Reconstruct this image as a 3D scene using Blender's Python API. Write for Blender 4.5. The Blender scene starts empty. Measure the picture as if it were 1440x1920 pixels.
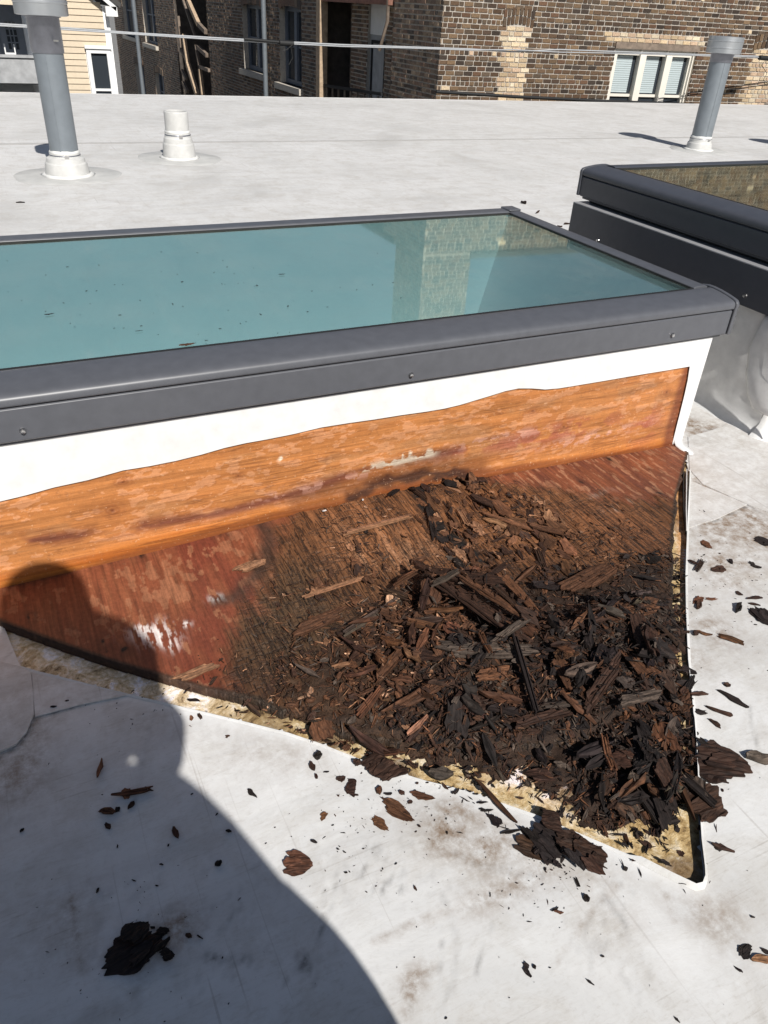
import bpy, math, random
import numpy as np
from mathutils import Vector, Matrix

rng = random.Random(7)
nr = np.random.RandomState(11)
S = bpy.context.scene
COL = S.collection

# ------------------------------------------------------------------ camera, light, exposure
CAM_H = 0.95
FPX, PITCH, ROLL, YAW = 1430.0, math.radians(33.51), math.radians(3.565), math.radians(27.635)
fwd = Vector((math.sin(YAW) * math.cos(PITCH), math.cos(YAW) * math.cos(PITCH), -math.sin(PITCH)))
_r = Vector((math.cos(YAW), -math.sin(YAW), 0)); _u = _r.cross(fwd)
right = _r * math.cos(ROLL) + _u * math.sin(ROLL)
up = -_r * math.sin(ROLL) + _u * math.cos(ROLL)
EYE = Vector((0, 0, CAM_H))
cd = bpy.data.cameras.new('camera'); cam = bpy.data.objects.new('camera', cd); COL.objects.link(cam)
cd.sensor_fit = 'VERTICAL'; cd.sensor_height = 36; cd.lens = FPX / 1920 * 36
cd.clip_start = 0.02; cd.clip_end = 3000
M4 = Matrix((right, up, -fwd)).transposed().to_4x4(); M4.translation = EYE
cam.matrix_world = M4
S.camera = cam

SUN_AZ, SUN_EL = math.radians(2.2), math.radians(43.4)      # light travels along +Y, down
sunv = Vector((math.sin(SUN_AZ) * math.cos(SUN_EL), math.cos(SUN_AZ) * math.cos(SUN_EL), -math.sin(SUN_EL)))
sd = bpy.data.lights.new('sun', 'SUN'); so = bpy.data.objects.new('sun', sd); COL.objects.link(so)
sd.energy = 5.0; sd.angle = math.radians(0.53); sd.color = (1.0, 0.967, 0.918)
so.rotation_euler = sunv.to_track_quat('-Z', 'Y').to_euler(); so.location = (-1, -6, 8)
W = bpy.data.worlds.new('World'); S.world = W; W.use_nodes = True
wn = W.node_tree.nodes; wl = W.node_tree.links
sky = wn.new('ShaderNodeTexSky'); sky.sky_type = 'NISHITA'; sky.sun_disc = False
sky.sun_elevation = SUN_EL; sky.sun_rotation = math.radians(180) + SUN_AZ
wl.new(sky.outputs[0], wn['Background'].inputs[0]); wn['Background'].inputs[1].default_value = 0.052
S.view_settings.view_transform = 'Standard'; S.view_settings.look = 'None'
S.view_settings.gamma = 1; S.view_settings.use_curve_mapping = False; S.view_settings.exposure = 0.13
S.cycles.max_bounces = 8; S.cycles.transparent_max_bounces = 12

# ------------------------------------------------------------------ helpers
def ray(px, py):
    return fwd + right * ((px - 720) / FPX) + up * (-(py - 960) / FPX)
def at(px, py, z=0.0):                      # point on the level plane z
    d = ray(px, py); return EYE + d * ((z - CAM_H) / d.z)
def atp(px, py, P0, n):                     # point on a given plane
    d = ray(px, py); return EYE + d * ((Vector(P0) - EYE).dot(n) / d.dot(n))
def aty(px, py, y): return atp(px, py, (0, y, 0), Vector((0, 1, 0)))
def atx(px, py, x): return atp(px, py, (x, 0, 0), Vector((1, 0, 0)))

def tag(o, label=None, cat=None, group=None, kind=None):
    if label: o['label'] = label
    if cat: o['category'] = cat
    if group: o['group'] = group
    if kind: o['kind'] = kind
    return o
def empty(name, loc=(0, 0, 0), rz=0.0):
    o = bpy.data.objects.new(name, None); COL.objects.link(o)
    o.location = loc; o.rotation_euler = (0, 0, rz); o.empty_display_size = 0.1
    return o
def link(name, me, parent=None):
    o = bpy.data.objects.new(name, me); COL.objects.link(o)
    if parent is not None: o.parent = parent
    return o
def white(me):
    a = me.color_attributes.new('col', 'FLOAT_COLOR', 'POINT')
    a.data.foreach_set('color', np.ones(len(me.vertices) * 4, dtype=np.float32))
class MB:
    """collects shapes and links them as one mesh object"""
    def __init__(s): s.v = []; s.f = []; s.c = []; s.m = []; s.sm = []
    def add(s, vs, fs, col=None, mat=0, smooth=False):
        b = len(s.v); s.v += [tuple(p) for p in vs]; s.f += [tuple(i + b for i in f) for f in fs]
        s.c += [col or (1, 1, 1)] * len(vs); s.m += [mat] * len(fs); s.sm += [smooth] * len(fs)
    def box(s, a, b, col=None, mat=0):
        x0, y0, z0 = a; x1, y1, z1 = b
        s.add([(x0,y0,z0),(x1,y0,z0),(x1,y1,z0),(x0,y1,z0),(x0,y0,z1),(x1,y0,z1),(x1,y1,z1),(x0,y1,z1)],
              [(0,3,2,1),(4,5,6,7),(0,1,5,4),(1,2,6,5),(2,3,7,6),(3,0,4,7)], col, mat)
    def obox(s, o, X, Y, Z, col=None, mat=0):        # origin + three edge vectors (right-handed)
        o = Vector(o); X = Vector(X); Y = Vector(Y); Z = Vector(Z)
        p = [o, o+X, o+X+Y, o+Y]; p += [q + Z for q in p]
        s.add(p, [(0,3,2,1),(4,5,6,7),(0,1,5,4),(1,2,6,5),(2,3,7,6),(3,0,4,7)], col, mat)
    def bar(s, a, b, w, h=None, upv=(0,0,1), col=None, mat=0):
        a = Vector(a); b = Vector(b); h = h or w; d = (b - a).normalized()
        sx = d.cross(Vector(upv)).normalized(); sy = sx.cross(d).normalized()
        s.obox(a - sx*w/2 - sy*h/2, sx*w, d*(b-a).length, sy*h, col, mat) if False else s._bar(a, b, sx*w/2, sy*h/2, col, mat)
    def _bar(s, a, b, x, y, col, mat):
        p = [a-x-y, a+x-y, a+x+y, a-x+y, b-x-y, b+x-y, b+x+y, b-x+y]
        s.add(p, [(0,1,2,3),(7,6,5,4),(0,4,5,1),(1,5,6,2),(2,6,7,3),(3,7,4,0)], col, mat)
    def tube(s, pts, r, n=8, col=None, mat=0, cap=True):
        pts = [Vector(p) for p in pts]; rs = r if isinstance(r, (list, tuple)) else [r]*len(pts); vs = []; fs = []
        for i, p in enumerate(pts):
            d = (pts[min(i+1, len(pts)-1)] - pts[max(i-1, 0)]).normalized()
            ux = d.orthogonal().normalized() if abs(d.z) > .9 else Vector((0,0,1)).cross(d).normalized()
            uy = d.cross(ux)
            for k in range(n):
                t = 2*math.pi*k/n; vs.append(p + (ux*math.cos(t) + uy*math.sin(t))*rs[i])
        for i in range(len(pts)-1):
            for k in range(n): fs.append((i*n+k, i*n+(k+1)%n, (i+1)*n+(k+1)%n, (i+1)*n+k))
        s.add(vs, fs, col, mat, True)
        if cap:
            s.add(vs[:n][::-1], [tuple(range(n))], col, mat); s.add(vs[-n:], [tuple(range(n))], col, mat)
    def lathe(s, prof, c=(0,0,0), n=40, col=None, mat=0, wob=0.0, smooth=True, sharp=False):
        vs = []; fs = []; c = Vector(c)
        if sharp:
            for q0, q1 in zip(prof[:-1], prof[1:]): s.lathe([q0, q1], c, n, col, mat, wob, True)
            return
        for (r, z) in prof:
            for k in range(n):
                t = 2*math.pi*k/n; rr = r*(1 + wob*math.sin(3*t+1)*.6 + wob*math.sin(7*t)*.4)
                vs.append(c + Vector((rr*math.cos(t), rr*math.sin(t), z)))
        for i in range(len(prof)-1):
            for k in range(n): fs.append((i*n+k, i*n+(k+1)%n, (i+1)*n+(k+1)%n, (i+1)*n+k))
        s.add(vs, fs, col, mat, smooth)
    def prism(s, poly, vec, col=None, mat=0):        # extruded polygon (list of 3d points, ccw seen against vec end)
        n = len(poly); vec = Vector(vec); a = [Vector(p) for p in poly]; b = [p + vec for p in a]
        s.add(a + b, [tuple(range(n))[::-1], tuple(range(n, 2*n))] + [(i, (i+1)%n, n+(i+1)%n, n+i) for i in range(n)], col, mat)
    def mesh(s, name, mats):
        me = bpy.data.meshes.new(name); me.from_pydata(s.v, [], s.f)
        for m in (mats if isinstance(mats, (list, tuple)) else [mats]): me.materials.append(m)
        me.polygons.foreach_set('material_index', s.m); me.polygons.foreach_set('use_smooth', s.sm)
        s.loc(me)
        a = me.color_attributes.new('col', 'FLOAT_COLOR', 'POINT')
        c = np.ones((len(s.v), 4), np.float32)
        if s.v: c[:, :3] = np.array(s.c, np.float32)
        a.data.foreach_set('color', c.ravel()); me.update(); return me
    lscale = None
    def loc(s, me):
        if s.lscale: la = me.attributes.new('loc', 'FLOAT_VECTOR', 'POINT'); la.data.foreach_set('vector', (np.array(s.v, np.float32)*s.lscale + nr.rand(3).astype(np.float32)*3).astype(np.float32).ravel())
    def build(s, name, mats, parent=None, bevel=0.0, seg=2):
        o = link(name, s.mesh(name, mats), parent)
        if bevel:
            b = o.modifiers.new('edge', 'BEVEL'); b.width = bevel; b.segments = seg; b.limit_method = 'ANGLE'; b.angle_limit = math.radians(35)
            o.data.polygons.foreach_set('use_smooth', [True]*len(o.data.polygons))
            w = o.modifiers.new('wn', 'WEIGHTED_NORMAL'); w.keep_sharp = True
        return o

# lattice noise for numpy arrays
class Noise:
    def __init__(s, seed): s.t = np.random.RandomState(seed).rand(256, 256).astype(np.float32)
    def at(s, x, y):
        xi = np.floor(x).astype(int); yi = np.floor(y).astype(int); fx = x - xi; fy = y - yi
        fx = fx*fx*(3-2*fx); fy = fy*fy*(3-2*fy); a = xi & 255; b = (xi+1) & 255; c = yi & 255; d = (yi+1) & 255
        return (s.t[a,c]*(1-fx)+s.t[b,c]*fx)*(1-fy) + (s.t[a,d]*(1-fx)+s.t[b,d]*fx)*fy
    def fbm(s, x, y, o=4):
        r = 0; amp = .5; tot = 0
        for k in range(o): r = r + amp*s.at(x*2**k + 17*k, y*2**k + 31*k); tot += amp; amp *= .5
        return r/tot
N1, N2, N3, N4 = Noise(1), Noise(2), Noise(3), Noise(4)
def sstep(a, b, x):
    t = np.clip((x - a)/(b - a), 0, 1); return t*t*(3-2*t)
def inpoly(x, y, poly):
    x = np.asarray(x, float); y = np.asarray(y, float); r = np.zeros(x.shape, bool); n = len(poly)
    for i in range(n):
        x0, y0 = poly[i][:2]; x1, y1 = poly[(i+1) % n][:2]
        if y0 == y1: continue
        c = ((y0 > y) != (y1 > y)) & (x < (x1-x0)*(y-y0)/(y1-y0)+x0); r ^= c
    return r
def segd(x, y, a, b):
    ax, ay = a[:2]; bx, by = b[:2]; dx, dy = bx-ax, by-ay
    t = np.clip(((x-ax)*dx+(y-ay)*dy)/(dx*dx+dy*dy+1e-12), 0, 1); return np.hypot(x-ax-t*dx, y-ay-t*dy)
def polyd(x, y, pts, closed=False):
    d = 1e9
    for i in range(len(pts) if closed else len(pts)-1): d = np.minimum(d, segd(x, y, pts[i], pts[(i+1) % len(pts)]))
    return d
def blob(x, y, cx, cy, rx, ry=None): return np.exp(-((x-cx)/rx)**2 - ((y-cy)/(ry or rx))**2)

# ------------------------------------------------------------------ materials
def mat(name):
    m = bpy.data.materials.new(name); m.use_nodes = True; nt = m.node_tree
    return m, nt, nt.nodes['Principled BSDF']
def node(nt, t, **kw):
    n = nt.nodes.new(t)
    for k, v in kw.items(): setattr(n, k, v)
    return n
def coords(nt, scale=(1,1,1), kind='Object', rot=(0,0,0)):
    tc = node(nt, 'ShaderNodeTexCoord'); mp = node(nt, 'ShaderNodeMapping')
    mp.inputs['Scale'].default_value = scale; mp.inputs['Rotation'].default_value = rot
    nt.links.new(tc.outputs[kind], mp.inputs[0]); return mp.outputs[0]
def noise(nt, vec, scale, detail=4, rough=.55, dist=0.0):
    n = node(nt, 'ShaderNodeTexNoise'); n.inputs['Scale'].default_value = scale; n.inputs['Detail'].default_value = detail
    n.inputs['Roughness'].default_value = rough; n.inputs['Distortion'].default_value = dist
    if vec is not None: nt.links.new(vec, n.inputs['Vector'])
    return n.outputs[0]
def ramp(nt, fac, stops):
    r = node(nt, 'ShaderNodeValToRGB'); e = r.color_ramp.elements
    while len(e) < len(stops): e.new(0.5)
    for k, (p, c) in enumerate(stops):
        e[k].position = p; e[k].color = (*c, 1) if isinstance(c, tuple) else (c, c, c, 1)
    nt.links.new(fac, r.inputs[0]); return r.outputs[0]
def mix(nt, fac, a, b, mode='MIX'):
    n = node(nt, 'ShaderNodeMix', data_type='RGBA', blend_type=mode)
    for sock, v in ((n.inputs[0], fac), (n.inputs[6], a), (n.inputs[7], b)):
        if hasattr(v, 'is_linked'): nt.links.new(v, sock)
        elif isinstance(v, (int, float)): sock.default_value = v
        else: sock.default_value = (*v, 1)
    return n.outputs[2]
def mth(nt, op, a, b=None):
    n = node(nt, 'ShaderNodeMath', operation=op)
    for i, v in enumerate((a, b)):
        if v is None: continue
        if hasattr(v, 'is_linked'): nt.links.new(v, n.inputs[i])
        else: n.inputs[i].default_value = v
    return n.outputs[0]
def bump(nt, bsdf, h, strength=.3, dist=.01, normal=None):
    b = node(nt, 'ShaderNodeBump'); b.inputs['Strength'].default_value = strength; b.inputs['Distance'].default_value = dist
    nt.links.new(h, b.inputs['Height'])
    if normal is not None: nt.links.new(normal, b.inputs['Normal'])
    nt.links.new(b.outputs[0], bsdf.inputs['Normal']); return b.outputs[0]
def attr(nt, name): return node(nt, 'ShaderNodeAttribute', attribute_name=name).outputs['Color']
def plain(name, c, rough=.5, metal=0.0, var=.12, scale=30, bumps=.0, spec=.5):
    m, nt, b = mat(name); v = coords(nt)
    n = noise(nt, v, scale, 5)
    b.inputs['Roughness'].default_value = rough; b.inputs['Metallic'].default_value = metal
    b.inputs['Specular IOR Level'].default_value = spec
    nt.links.new(mix(nt, 1.0, c, ramp(nt, n, [(.25, 1-var), (.75, 1+var)]), 'MULTIPLY'), b.inputs['Base Color'])
    if bumps: bump(nt, b, n, bumps, .003)
    return m
def tinted(name, rough=.75, grain=(1,1,1), gs=60, var=.4, bumps=.4, spec=.3):
    """colour = mesh attribute col x object colour x grain"""
    m, nt, b = mat(name); v = coords(nt, grain)
    n = noise(nt, v, gs, 5, .6); oi = node(nt, 'ShaderNodeObjectInfo')
    c = mix(nt, 1.0, attr(nt, 'col'), oi.outputs['Color'], 'MULTIPLY')
    c = mix(nt, 1.0, c, ramp(nt, n, [(.2, 1-var), (.8, 1+var)]), 'MULTIPLY')
    nt.links.new(c, b.inputs['Base Color']); b.inputs['Roughness'].default_value = rough; b.inputs['Specular IOR Level'].default_value = spec
    if bumps: bump(nt, b, n, bumps, .002)
    return m

M = {}
M['frame'] = plain('grey coated aluminium', (.088, .091, .102), .40, 0.0, .10, 40, .03)
M['frame2'] = plain('charcoal coated aluminium', (.056, .059, .070), .42, 0.0, .10, 40, .03)
M['frame_dark'] = plain('black rubber gasket', (.012, .012, .013), .7)
M['steel'] = plain('stainless screw', (.62, .61, .6), .28, 1.0)
M['galv'] = plain('galvanised flue', (.215, .24, .262), .45, .35, .10, 14, .02)
M['galv_bright'] = plain('bright galvanised cap', (.46, .475, .49), .36, .7, .12, 10, .02)
M['galv_dark'] = plain('worn galvanised collar', (.20, .205, .23), .38, .6, .25, 12)
M['pvc'] = plain('white pvc boot', (.53, .525, .505), .5, 0, .12, 20, .05)
M['caulk'] = plain('white sealant', (.66, .655, .63), .6, 0, .05, 60, .3)
M['seam'] = plain('dirty seam', (.40, .39, .375), .7)
M['ledge'] = plain('glare-painted ledge strip', (.30, .30, .31), .4)  # paler than the frame: sky glare on the ledge put into its colour
M['flash'] = plain('grey flashing membrane', (.49, .485, .465), .6, 0, .16, 9, .08)
M['curbwhite'] = plain('clean white membrane', (.70, .695, .68), .5, 0, .10, 34, .05)
M['memdark'] = plain('membrane black backing', (.02, .019, .018), .8)
M['shaft'] = plain('white plaster shaft', (.80, .79, .76), .7, 0, .03, 5)
M['black'] = plain('dark interior', (.010, .010, .012), .8)
M['tan_post'] = plain('weathered tan lumber', (.42, .31, .21), .8, 0, .3, 15, .2)
M['old_wood'] = plain('old grey brown lumber', (.20, .155, .12), .85, 0, .4, 12, .3)
M['rust'] = plain('rusty painted beam', (.21, .10, .07), .8, 0, .4, 10, .2)
M['cream'] = plain('cream window paint', (.74, .70, .62), .5, 0, .05, 12)
M['whitep'] = plain('white window trim', (.80, .80, .79), .5, 0, .04, 12)
M['greyp'] = plain('grey porch paint', (.36, .365, .37), .6, 0, .25, 7, .1)
M['bluegrey'] = plain('blue grey door paint', (.16, .18, .22), .5, 0, .1, 8)
M['stone'] = plain('limestone sill', (.52, .47, .40), .8, 0, .2, 20, .2)
M['recess'] = plain('dark recess wall', (.075, .062, .052), .9, 0, .4, 9, .2)  # plain dark brown for recess walls and the second skylight's shaft
M['blind'] = plain('pale window blind', (.46, .53, .54), .7, 0, .03, 20)
M['cable'] = plain('grey cable jacket', (.34, .35, .36), .5, 0, .1, 40)
M['cable_black'] = plain('black cable jacket', (.012, .012, .012), .6)
M['ground'] = plain('alley concrete', (.20, .195, .185), .9, 0, .3, 1.5, .2)
M['roofing_dark'] = plain('dark roofing felt', (.06, .058, .055), .9, 0, .3, 3, .2)
M['brick'] = tinted('brick', .9, (1,1,1), 55, .45, .5, .2)
m, nt, b = mat('rotten wood'); la = node(nt, 'ShaderNodeAttribute', attribute_name='loc'); mp = node(nt, 'ShaderNodeMapping'); mp.inputs['Scale'].default_value = (.10, 1, 1); nt.links.new(la.outputs['Vector'], mp.inputs[0])
n = noise(nt, mp.outputs[0], 420, 5, .65, .4); n2 = noise(nt, la.outputs['Vector'], 160, 4, .6); oi = node(nt, 'ShaderNodeObjectInfo')
c = mix(nt, 1.0, attr(nt, 'col'), oi.outputs['Color'], 'MULTIPLY'); c = mix(nt, 1.0, c, ramp(nt, n, [(.28, (.30, .28, .27)), (.5, (.95, .95, .95)), (.75, (1.7, 1.6, 1.5))]), 'MULTIPLY'); c = mix(nt, 1.0, c, ramp(nt, n2, [(.3, .6), (.7, 1.3)]), 'MULTIPLY')
nt.links.new(c, b.inputs['Base Color']); b.inputs['Roughness'].default_value = .75; b.inputs['Specular IOR Level'].default_value = .25; bump(nt, b, mth(nt, 'ADD', n, mth(nt, 'MULTIPLY', n2, .5)), .9, .0016); M['chip'] = m
M['paint'] = tinted('painted board', .6, (1,1,1), 20, .08, .0, .3)
m, nt, b = mat('mortar'); n = noise(nt, coords(nt), 40, 5)
nt.links.new(ramp(nt, n, [(.3, (.36, .325, .28)), (.7, (.52, .475, .415))]), b.inputs['Base Color']); b.inputs['Roughness'].default_value = .95
bump(nt, b, n, .5, .01); M['mortar'] = m
m, nt, b = mat('lifted side mortar'); n = noise(nt, coords(nt), 40, 5)  # mortar of the side walls, colour raised to offset their grazing light
nt.links.new(ramp(nt, n, [(.3, (.42, .38, .33)), (.7, (.58, .53, .47))]), b.inputs['Base Color']); b.inputs['Roughness'].default_value = .95
bump(nt, b, n, .5, .01); M['mortar_lifted'] = m
m, nt, b = mat('window glass'); b.inputs['Base Color'].default_value = (.035, .042, .05, 1); b.inputs['Roughness'].default_value = .04; b.inputs['Specular IOR Level'].default_value = .35; M['glass_dark'] = m

# tinted low-e skylight pane: sharp coated reflection over a teal see-through
m = bpy.data.materials.new('teal skylight glass'); m.use_nodes = True; nt = m.node_tree; nt.nodes.clear()
out = node(nt, 'ShaderNodeOutputMaterial'); gl = node(nt, 'ShaderNodeBsdfGlossy'); tr = node(nt, 'ShaderNodeBsdfTransparent'); mx = node(nt, 'ShaderNodeMixShader')
df = node(nt, 'ShaderNodeBsdfDiffuse'); df.inputs[0].default_value = (.45, .43, .38, 1); mx2 = node(nt, 'ShaderNodeMixShader')
gl.inputs['Color'].default_value = (.90, .93, .78, 1); gl.inputs['Roughness'].default_value = .032
tr.inputs[0].default_value = (.46, .64, .665, 1)
m.use_transparent_shadow = True
lw = node(nt, 'ShaderNodeLayerWeight'); lw.inputs[0].default_value = .5
fr = ramp(nt, lw.outputs['Facing'], [(0.0, .07), (.35, .13), (.62, .38), (.85, .66), (1.0, .95)])
nt.links.new(fr, mx.inputs[0]); nt.links.new(tr.outputs[0], mx.inputs[1]); nt.links.new(gl.outputs[0], mx.inputs[2])
dn = noise(nt, coords(nt), 7, 6, .7)
dd = mth(nt, 'ADD', ramp(nt, dn, [(.42, .0), (.75, .07)]), ramp(nt, noise(nt, coords(nt, (4, .5, 1), 'Object', (0, 0, .3)), 9, 5, .7, .5), [(.55, .0), (.75, .06)]))
nt.links.new(dd, mx2.inputs[0]); nt.links.new(mx.outputs[0], mx2.inputs[1]); nt.links.new(df.outputs[0], mx2.inputs[2]); nt.links.new(mx2.outputs[0], out.inputs[0])
M['pane'] = m

# roof membrane: white single-ply with grime, scuffs and faint bags
m, nt, b = mat('white roof membrane'); v = coords(nt, (1,1,1), 'Object')
n1 = noise(nt, v, 1.3, 6, .62, .6); n2 = noise(nt, v, 9, 8, .74, .5); n3 = noise(nt, v, 130, 4, .7)
st = noise(nt, coords(nt, (.5, 5, 1), 'Object'), 3.0, 5, .6, .8); st2 = noise(nt, coords(nt, (28, 1.6, 1), 'Object', (0, 0, .55)), 3, 3, .6)
c = ramp(nt, n1, [(.30, (.50, .495, .48)), (.48, (.625, .62, .605)), (.70, (.695, .69, .68))])
c = mix(nt, ramp(nt, n2, [(.46, .0), (.66, .50)]), c, (.45, .42, .375))
c = mix(nt, ramp(nt, n2, [(.20, .35), (.40, .0)]), c, (.73, .725, .71))
c = mix(nt, ramp(nt, st, [(.50, .0), (.72, .36)]), c, (.42, .415, .41))
c = mix(nt, ramp(nt, n3, [(.55, .0), (.80, .30)]), c, (.34, .31, .27))
scr = ramp(nt, noise(nt, coords(nt, (60, 1.2, 1), 'Object', (0, 0, -.75)), 2.2, 2, .5), [(.655, .0), (.70, .60)])
scr2 = ramp(nt, noise(nt, coords(nt, (1.5, 75, 1), 'Object', (0, 0, -.35)), 2.6, 2, .5), [(.66, .0), (.70, .5)])
fib = ramp(nt, noise(nt, coords(nt, (1, 5, 1), 'Object', (0, 0, .5)), 55, 5, .7, .6), [(.50, .0), (.72, .42)])
c = mix(nt, mth(nt, 'MULTIPLY', scr, ramp(nt, n1, [(.4, 0.0), (.6, .8)])), c, (.28, .25, .22))
c = mix(nt, mth(nt, 'MULTIPLY', scr2, ramp(nt, n2, [(.45, 0.0), (.6, .8)])), c, (.30, .27, .24))
c = mix(nt, mth(nt, 'MULTIPLY', fib, ramp(nt, n2, [(.35, .15), (.6, 1.0)])), c, (.36, .325, .28))
sp = attr(nt, 'dirt'); spx = node(nt, 'ShaderNodeSeparateColor'); nt.links.new(sp, spx.inputs[0])
wear = ramp(nt, noise(nt, v, 42, 6, .75), [(.36, .05), (.62, 1.0)])
c = mix(nt, mth(nt, 'MULTIPLY', spx.outputs[0], wear), c, (.20, .135, .085))
c = mix(nt, mth(nt, 'MULTIPLY', spx.outputs[1], ramp(nt, noise(nt, v, 85, 4, .7), [(.3, .25), (.6, 1.0)])), c, (.06, .052, .048))
c = mix(nt, spx.outputs[2], c, (.74, .735, .72))
nt.links.new(c, b.inputs['Base Color']); b.inputs['Roughness'].default_value = .62; b.inputs['Specular IOR Level'].default_value = .3
h = mth(nt, 'ADD', mth(nt, 'MULTIPLY', n1, 1.0), mth(nt, 'MULTIPLY', n2, .12)); h = mth(nt, 'ADD', h, mth(nt, 'MULTIPLY', n3, .012))
bump(nt, b, h, .35, .02); M['membrane'] = m

# wood surfaces coloured by vertex attribute; grain along Y (deck) or X (curb)
def wood(name, gdir, g1, g2, rough, bs):
    m, nt, b = mat(name); sc = (1, .06, 1) if gdir == 'y' else (.06, 1, 1); cs = 1 if gdir == 'y' else .45
    v = coords(nt, sc); v1 = coords(nt)
    g = noise(nt, v, g1, 6, .65, .3); gf = noise(nt, v, g2, 3, .6); f = noise(nt, v1, 120, 5, .7)
    at_ = node(nt, 'ShaderNodeAttribute', attribute_name='col'); c = at_.outputs['Color']
    c = mix(nt, 1.0, c, ramp(nt, g, [(.28, (1-.58*cs, 1-.60*cs, 1-.62*cs)), (.52, (1.0, 1.0, 1.0)), (.78, (1+.35*cs, 1+.3*cs, 1+.25*cs))]), 'MULTIPLY') if gdir == 'x' else mix(nt, mth(nt, 'ADD', mth(nt, 'MULTIPLY', at_.outputs['Alpha'], .55), .45), c, mix(nt, 1.0, c, ramp(nt, g, [(.28, (.42, .40, .38)), (.52, (1.0, 1.0, 1.0)), (.78, (1.35, 1.3, 1.25))]), 'MULTIPLY'))
    c = mix(nt, 1.0, c, ramp(nt, gf, [(.25, 1-.38*cs), (.55, 1.03), (.8, 1+.25*cs)]), 'MULTIPLY')
    c = mix(nt, 1.0, c, ramp(nt, f, [(.25, 1-.28*cs), (.7, 1+.2*cs)]), 'MULTIPLY')
    nt.links.new(c, b.inputs['Base Color']); b.inputs['Roughness'].default_value = rough; b.inputs['Specular IOR Level'].default_value = .3
    h = mth(nt, 'ADD', g, mth(nt, 'MULTIPLY', gf, .6)); h = mth(nt, 'ADD', h, mth(nt, 'MULTIPLY', f, .25))
    if gdir == 'y':       # checks in the rotten part: cracks across and along the grain, masked by the attribute's alpha
        mask = at_.outputs['Alpha']
        def ridge(vec, sc_, w_, d_=3, dist=.6):
            q = mth(nt, 'ABSOLUTE', mth(nt, 'SUBTRACT', noise(nt, vec, sc_, d_, .55, dist), .5)); return ramp(nt, q, [(.0, 1.0), (w_, .0)])
        p1 = ramp(nt, noise(nt, v1, 14, 4), [(.50, .0), (.60, 1.0)]); p2 = ramp(nt, noise(nt, coords(nt, (1, .6, 1)), 21, 4), [(.51, .0), (.60, 1.0)])
        for k, pm in ((ridge(coords(nt, (.16, 1, 1)), 62, .030), p1), (ridge(coords(nt, (.20, 1, 1), 'Object', (0, 0, .12)), 120, .035), p2), (ridge(coords(nt, (1, .07, 1)), 95, .040, 2, .2), None)):
            if pm is not None: k = mth(nt, 'MULTIPLY', k, pm)
            k = mth(nt, 'MULTIPLY', mth(nt, 'MULTIPLY', k, mask), .62 if pm is not None else .80)
            c = mix(nt, k, c, (.014, .010, .008)); h = mth(nt, 'SUBTRACT', h, mth(nt, 'MULTIPLY', k, .8))
        ln = ramp(nt, noise(nt, coords(nt, (1, .035, 1)), 260, 2, .5), [(.56, .0), (.64, .75)]); c = mix(nt, mth(nt, 'MULTIPLY', ln, mth(nt, 'ADD', mth(nt, 'MULTIPLY', mask, .7), .25)), c, (.03, .018, .012))
        nt.links.new(c, b.inputs['Base Color'])
    if gdir == 'x':
        q = mth(nt, 'ABSOLUTE', mth(nt, 'SUBTRACT', noise(nt, coords(nt, (.05, 1, 1)), 48, 3, .6, .5), .5)); k = mth(nt, 'MULTIPLY', ramp(nt, q, [(.0, .55), (.035, .0)]), ramp(nt, noise(nt, v1, 9, 4), [(.4, .1), (.6, 1.0)]))
        c = mix(nt, k, c, (.14, .045, .015)); c = mix(nt, ramp(nt, noise(nt, v1, 75, 6, .75), [(.55, .0), (.72, .5)]), c, (.20, .075, .03)); c = mix(nt, ramp(nt, noise(nt, v1, 140, 4, .7), [(.62, .0), (.70, .6)]), c, (.66, .40, .24)); nt.links.new(c, b.inputs['Base Color'])
    bump(nt, b, h, bs, .003); return m
M['deck'] = wood('rotting plywood', 'y', 55, 190, .62, .75)
m, nt, b = mat('yellow insulation foam'); v = coords(nt)
n = noise(nt, v, 30, 8, .76, .4); n2 = noise(nt, v, 140, 4, .7)
c = ramp(nt, n, [(.34, (.10, .055, .022)), (.43, (.45, .30, .125)), (.52, (.66, .50, .27)), (.60, (.78, .67, .50))])
c = mix(nt, 1.0, c, ramp(nt, n2, [(.3, .70), (.7, 1.1)]), 'MULTIPLY'); c = mix(nt, 1.0, c, attr(nt, 'col'), 'MULTIPLY')
nt.links.new(c, b.inputs['Base Color']); b.inputs['Roughness'].default_value = .9; bump(nt, b, mth(nt, 'ADD', n, mth(nt, 'MULTIPLY', n2, .3)), .7, .006); M['foam'] = m

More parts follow.
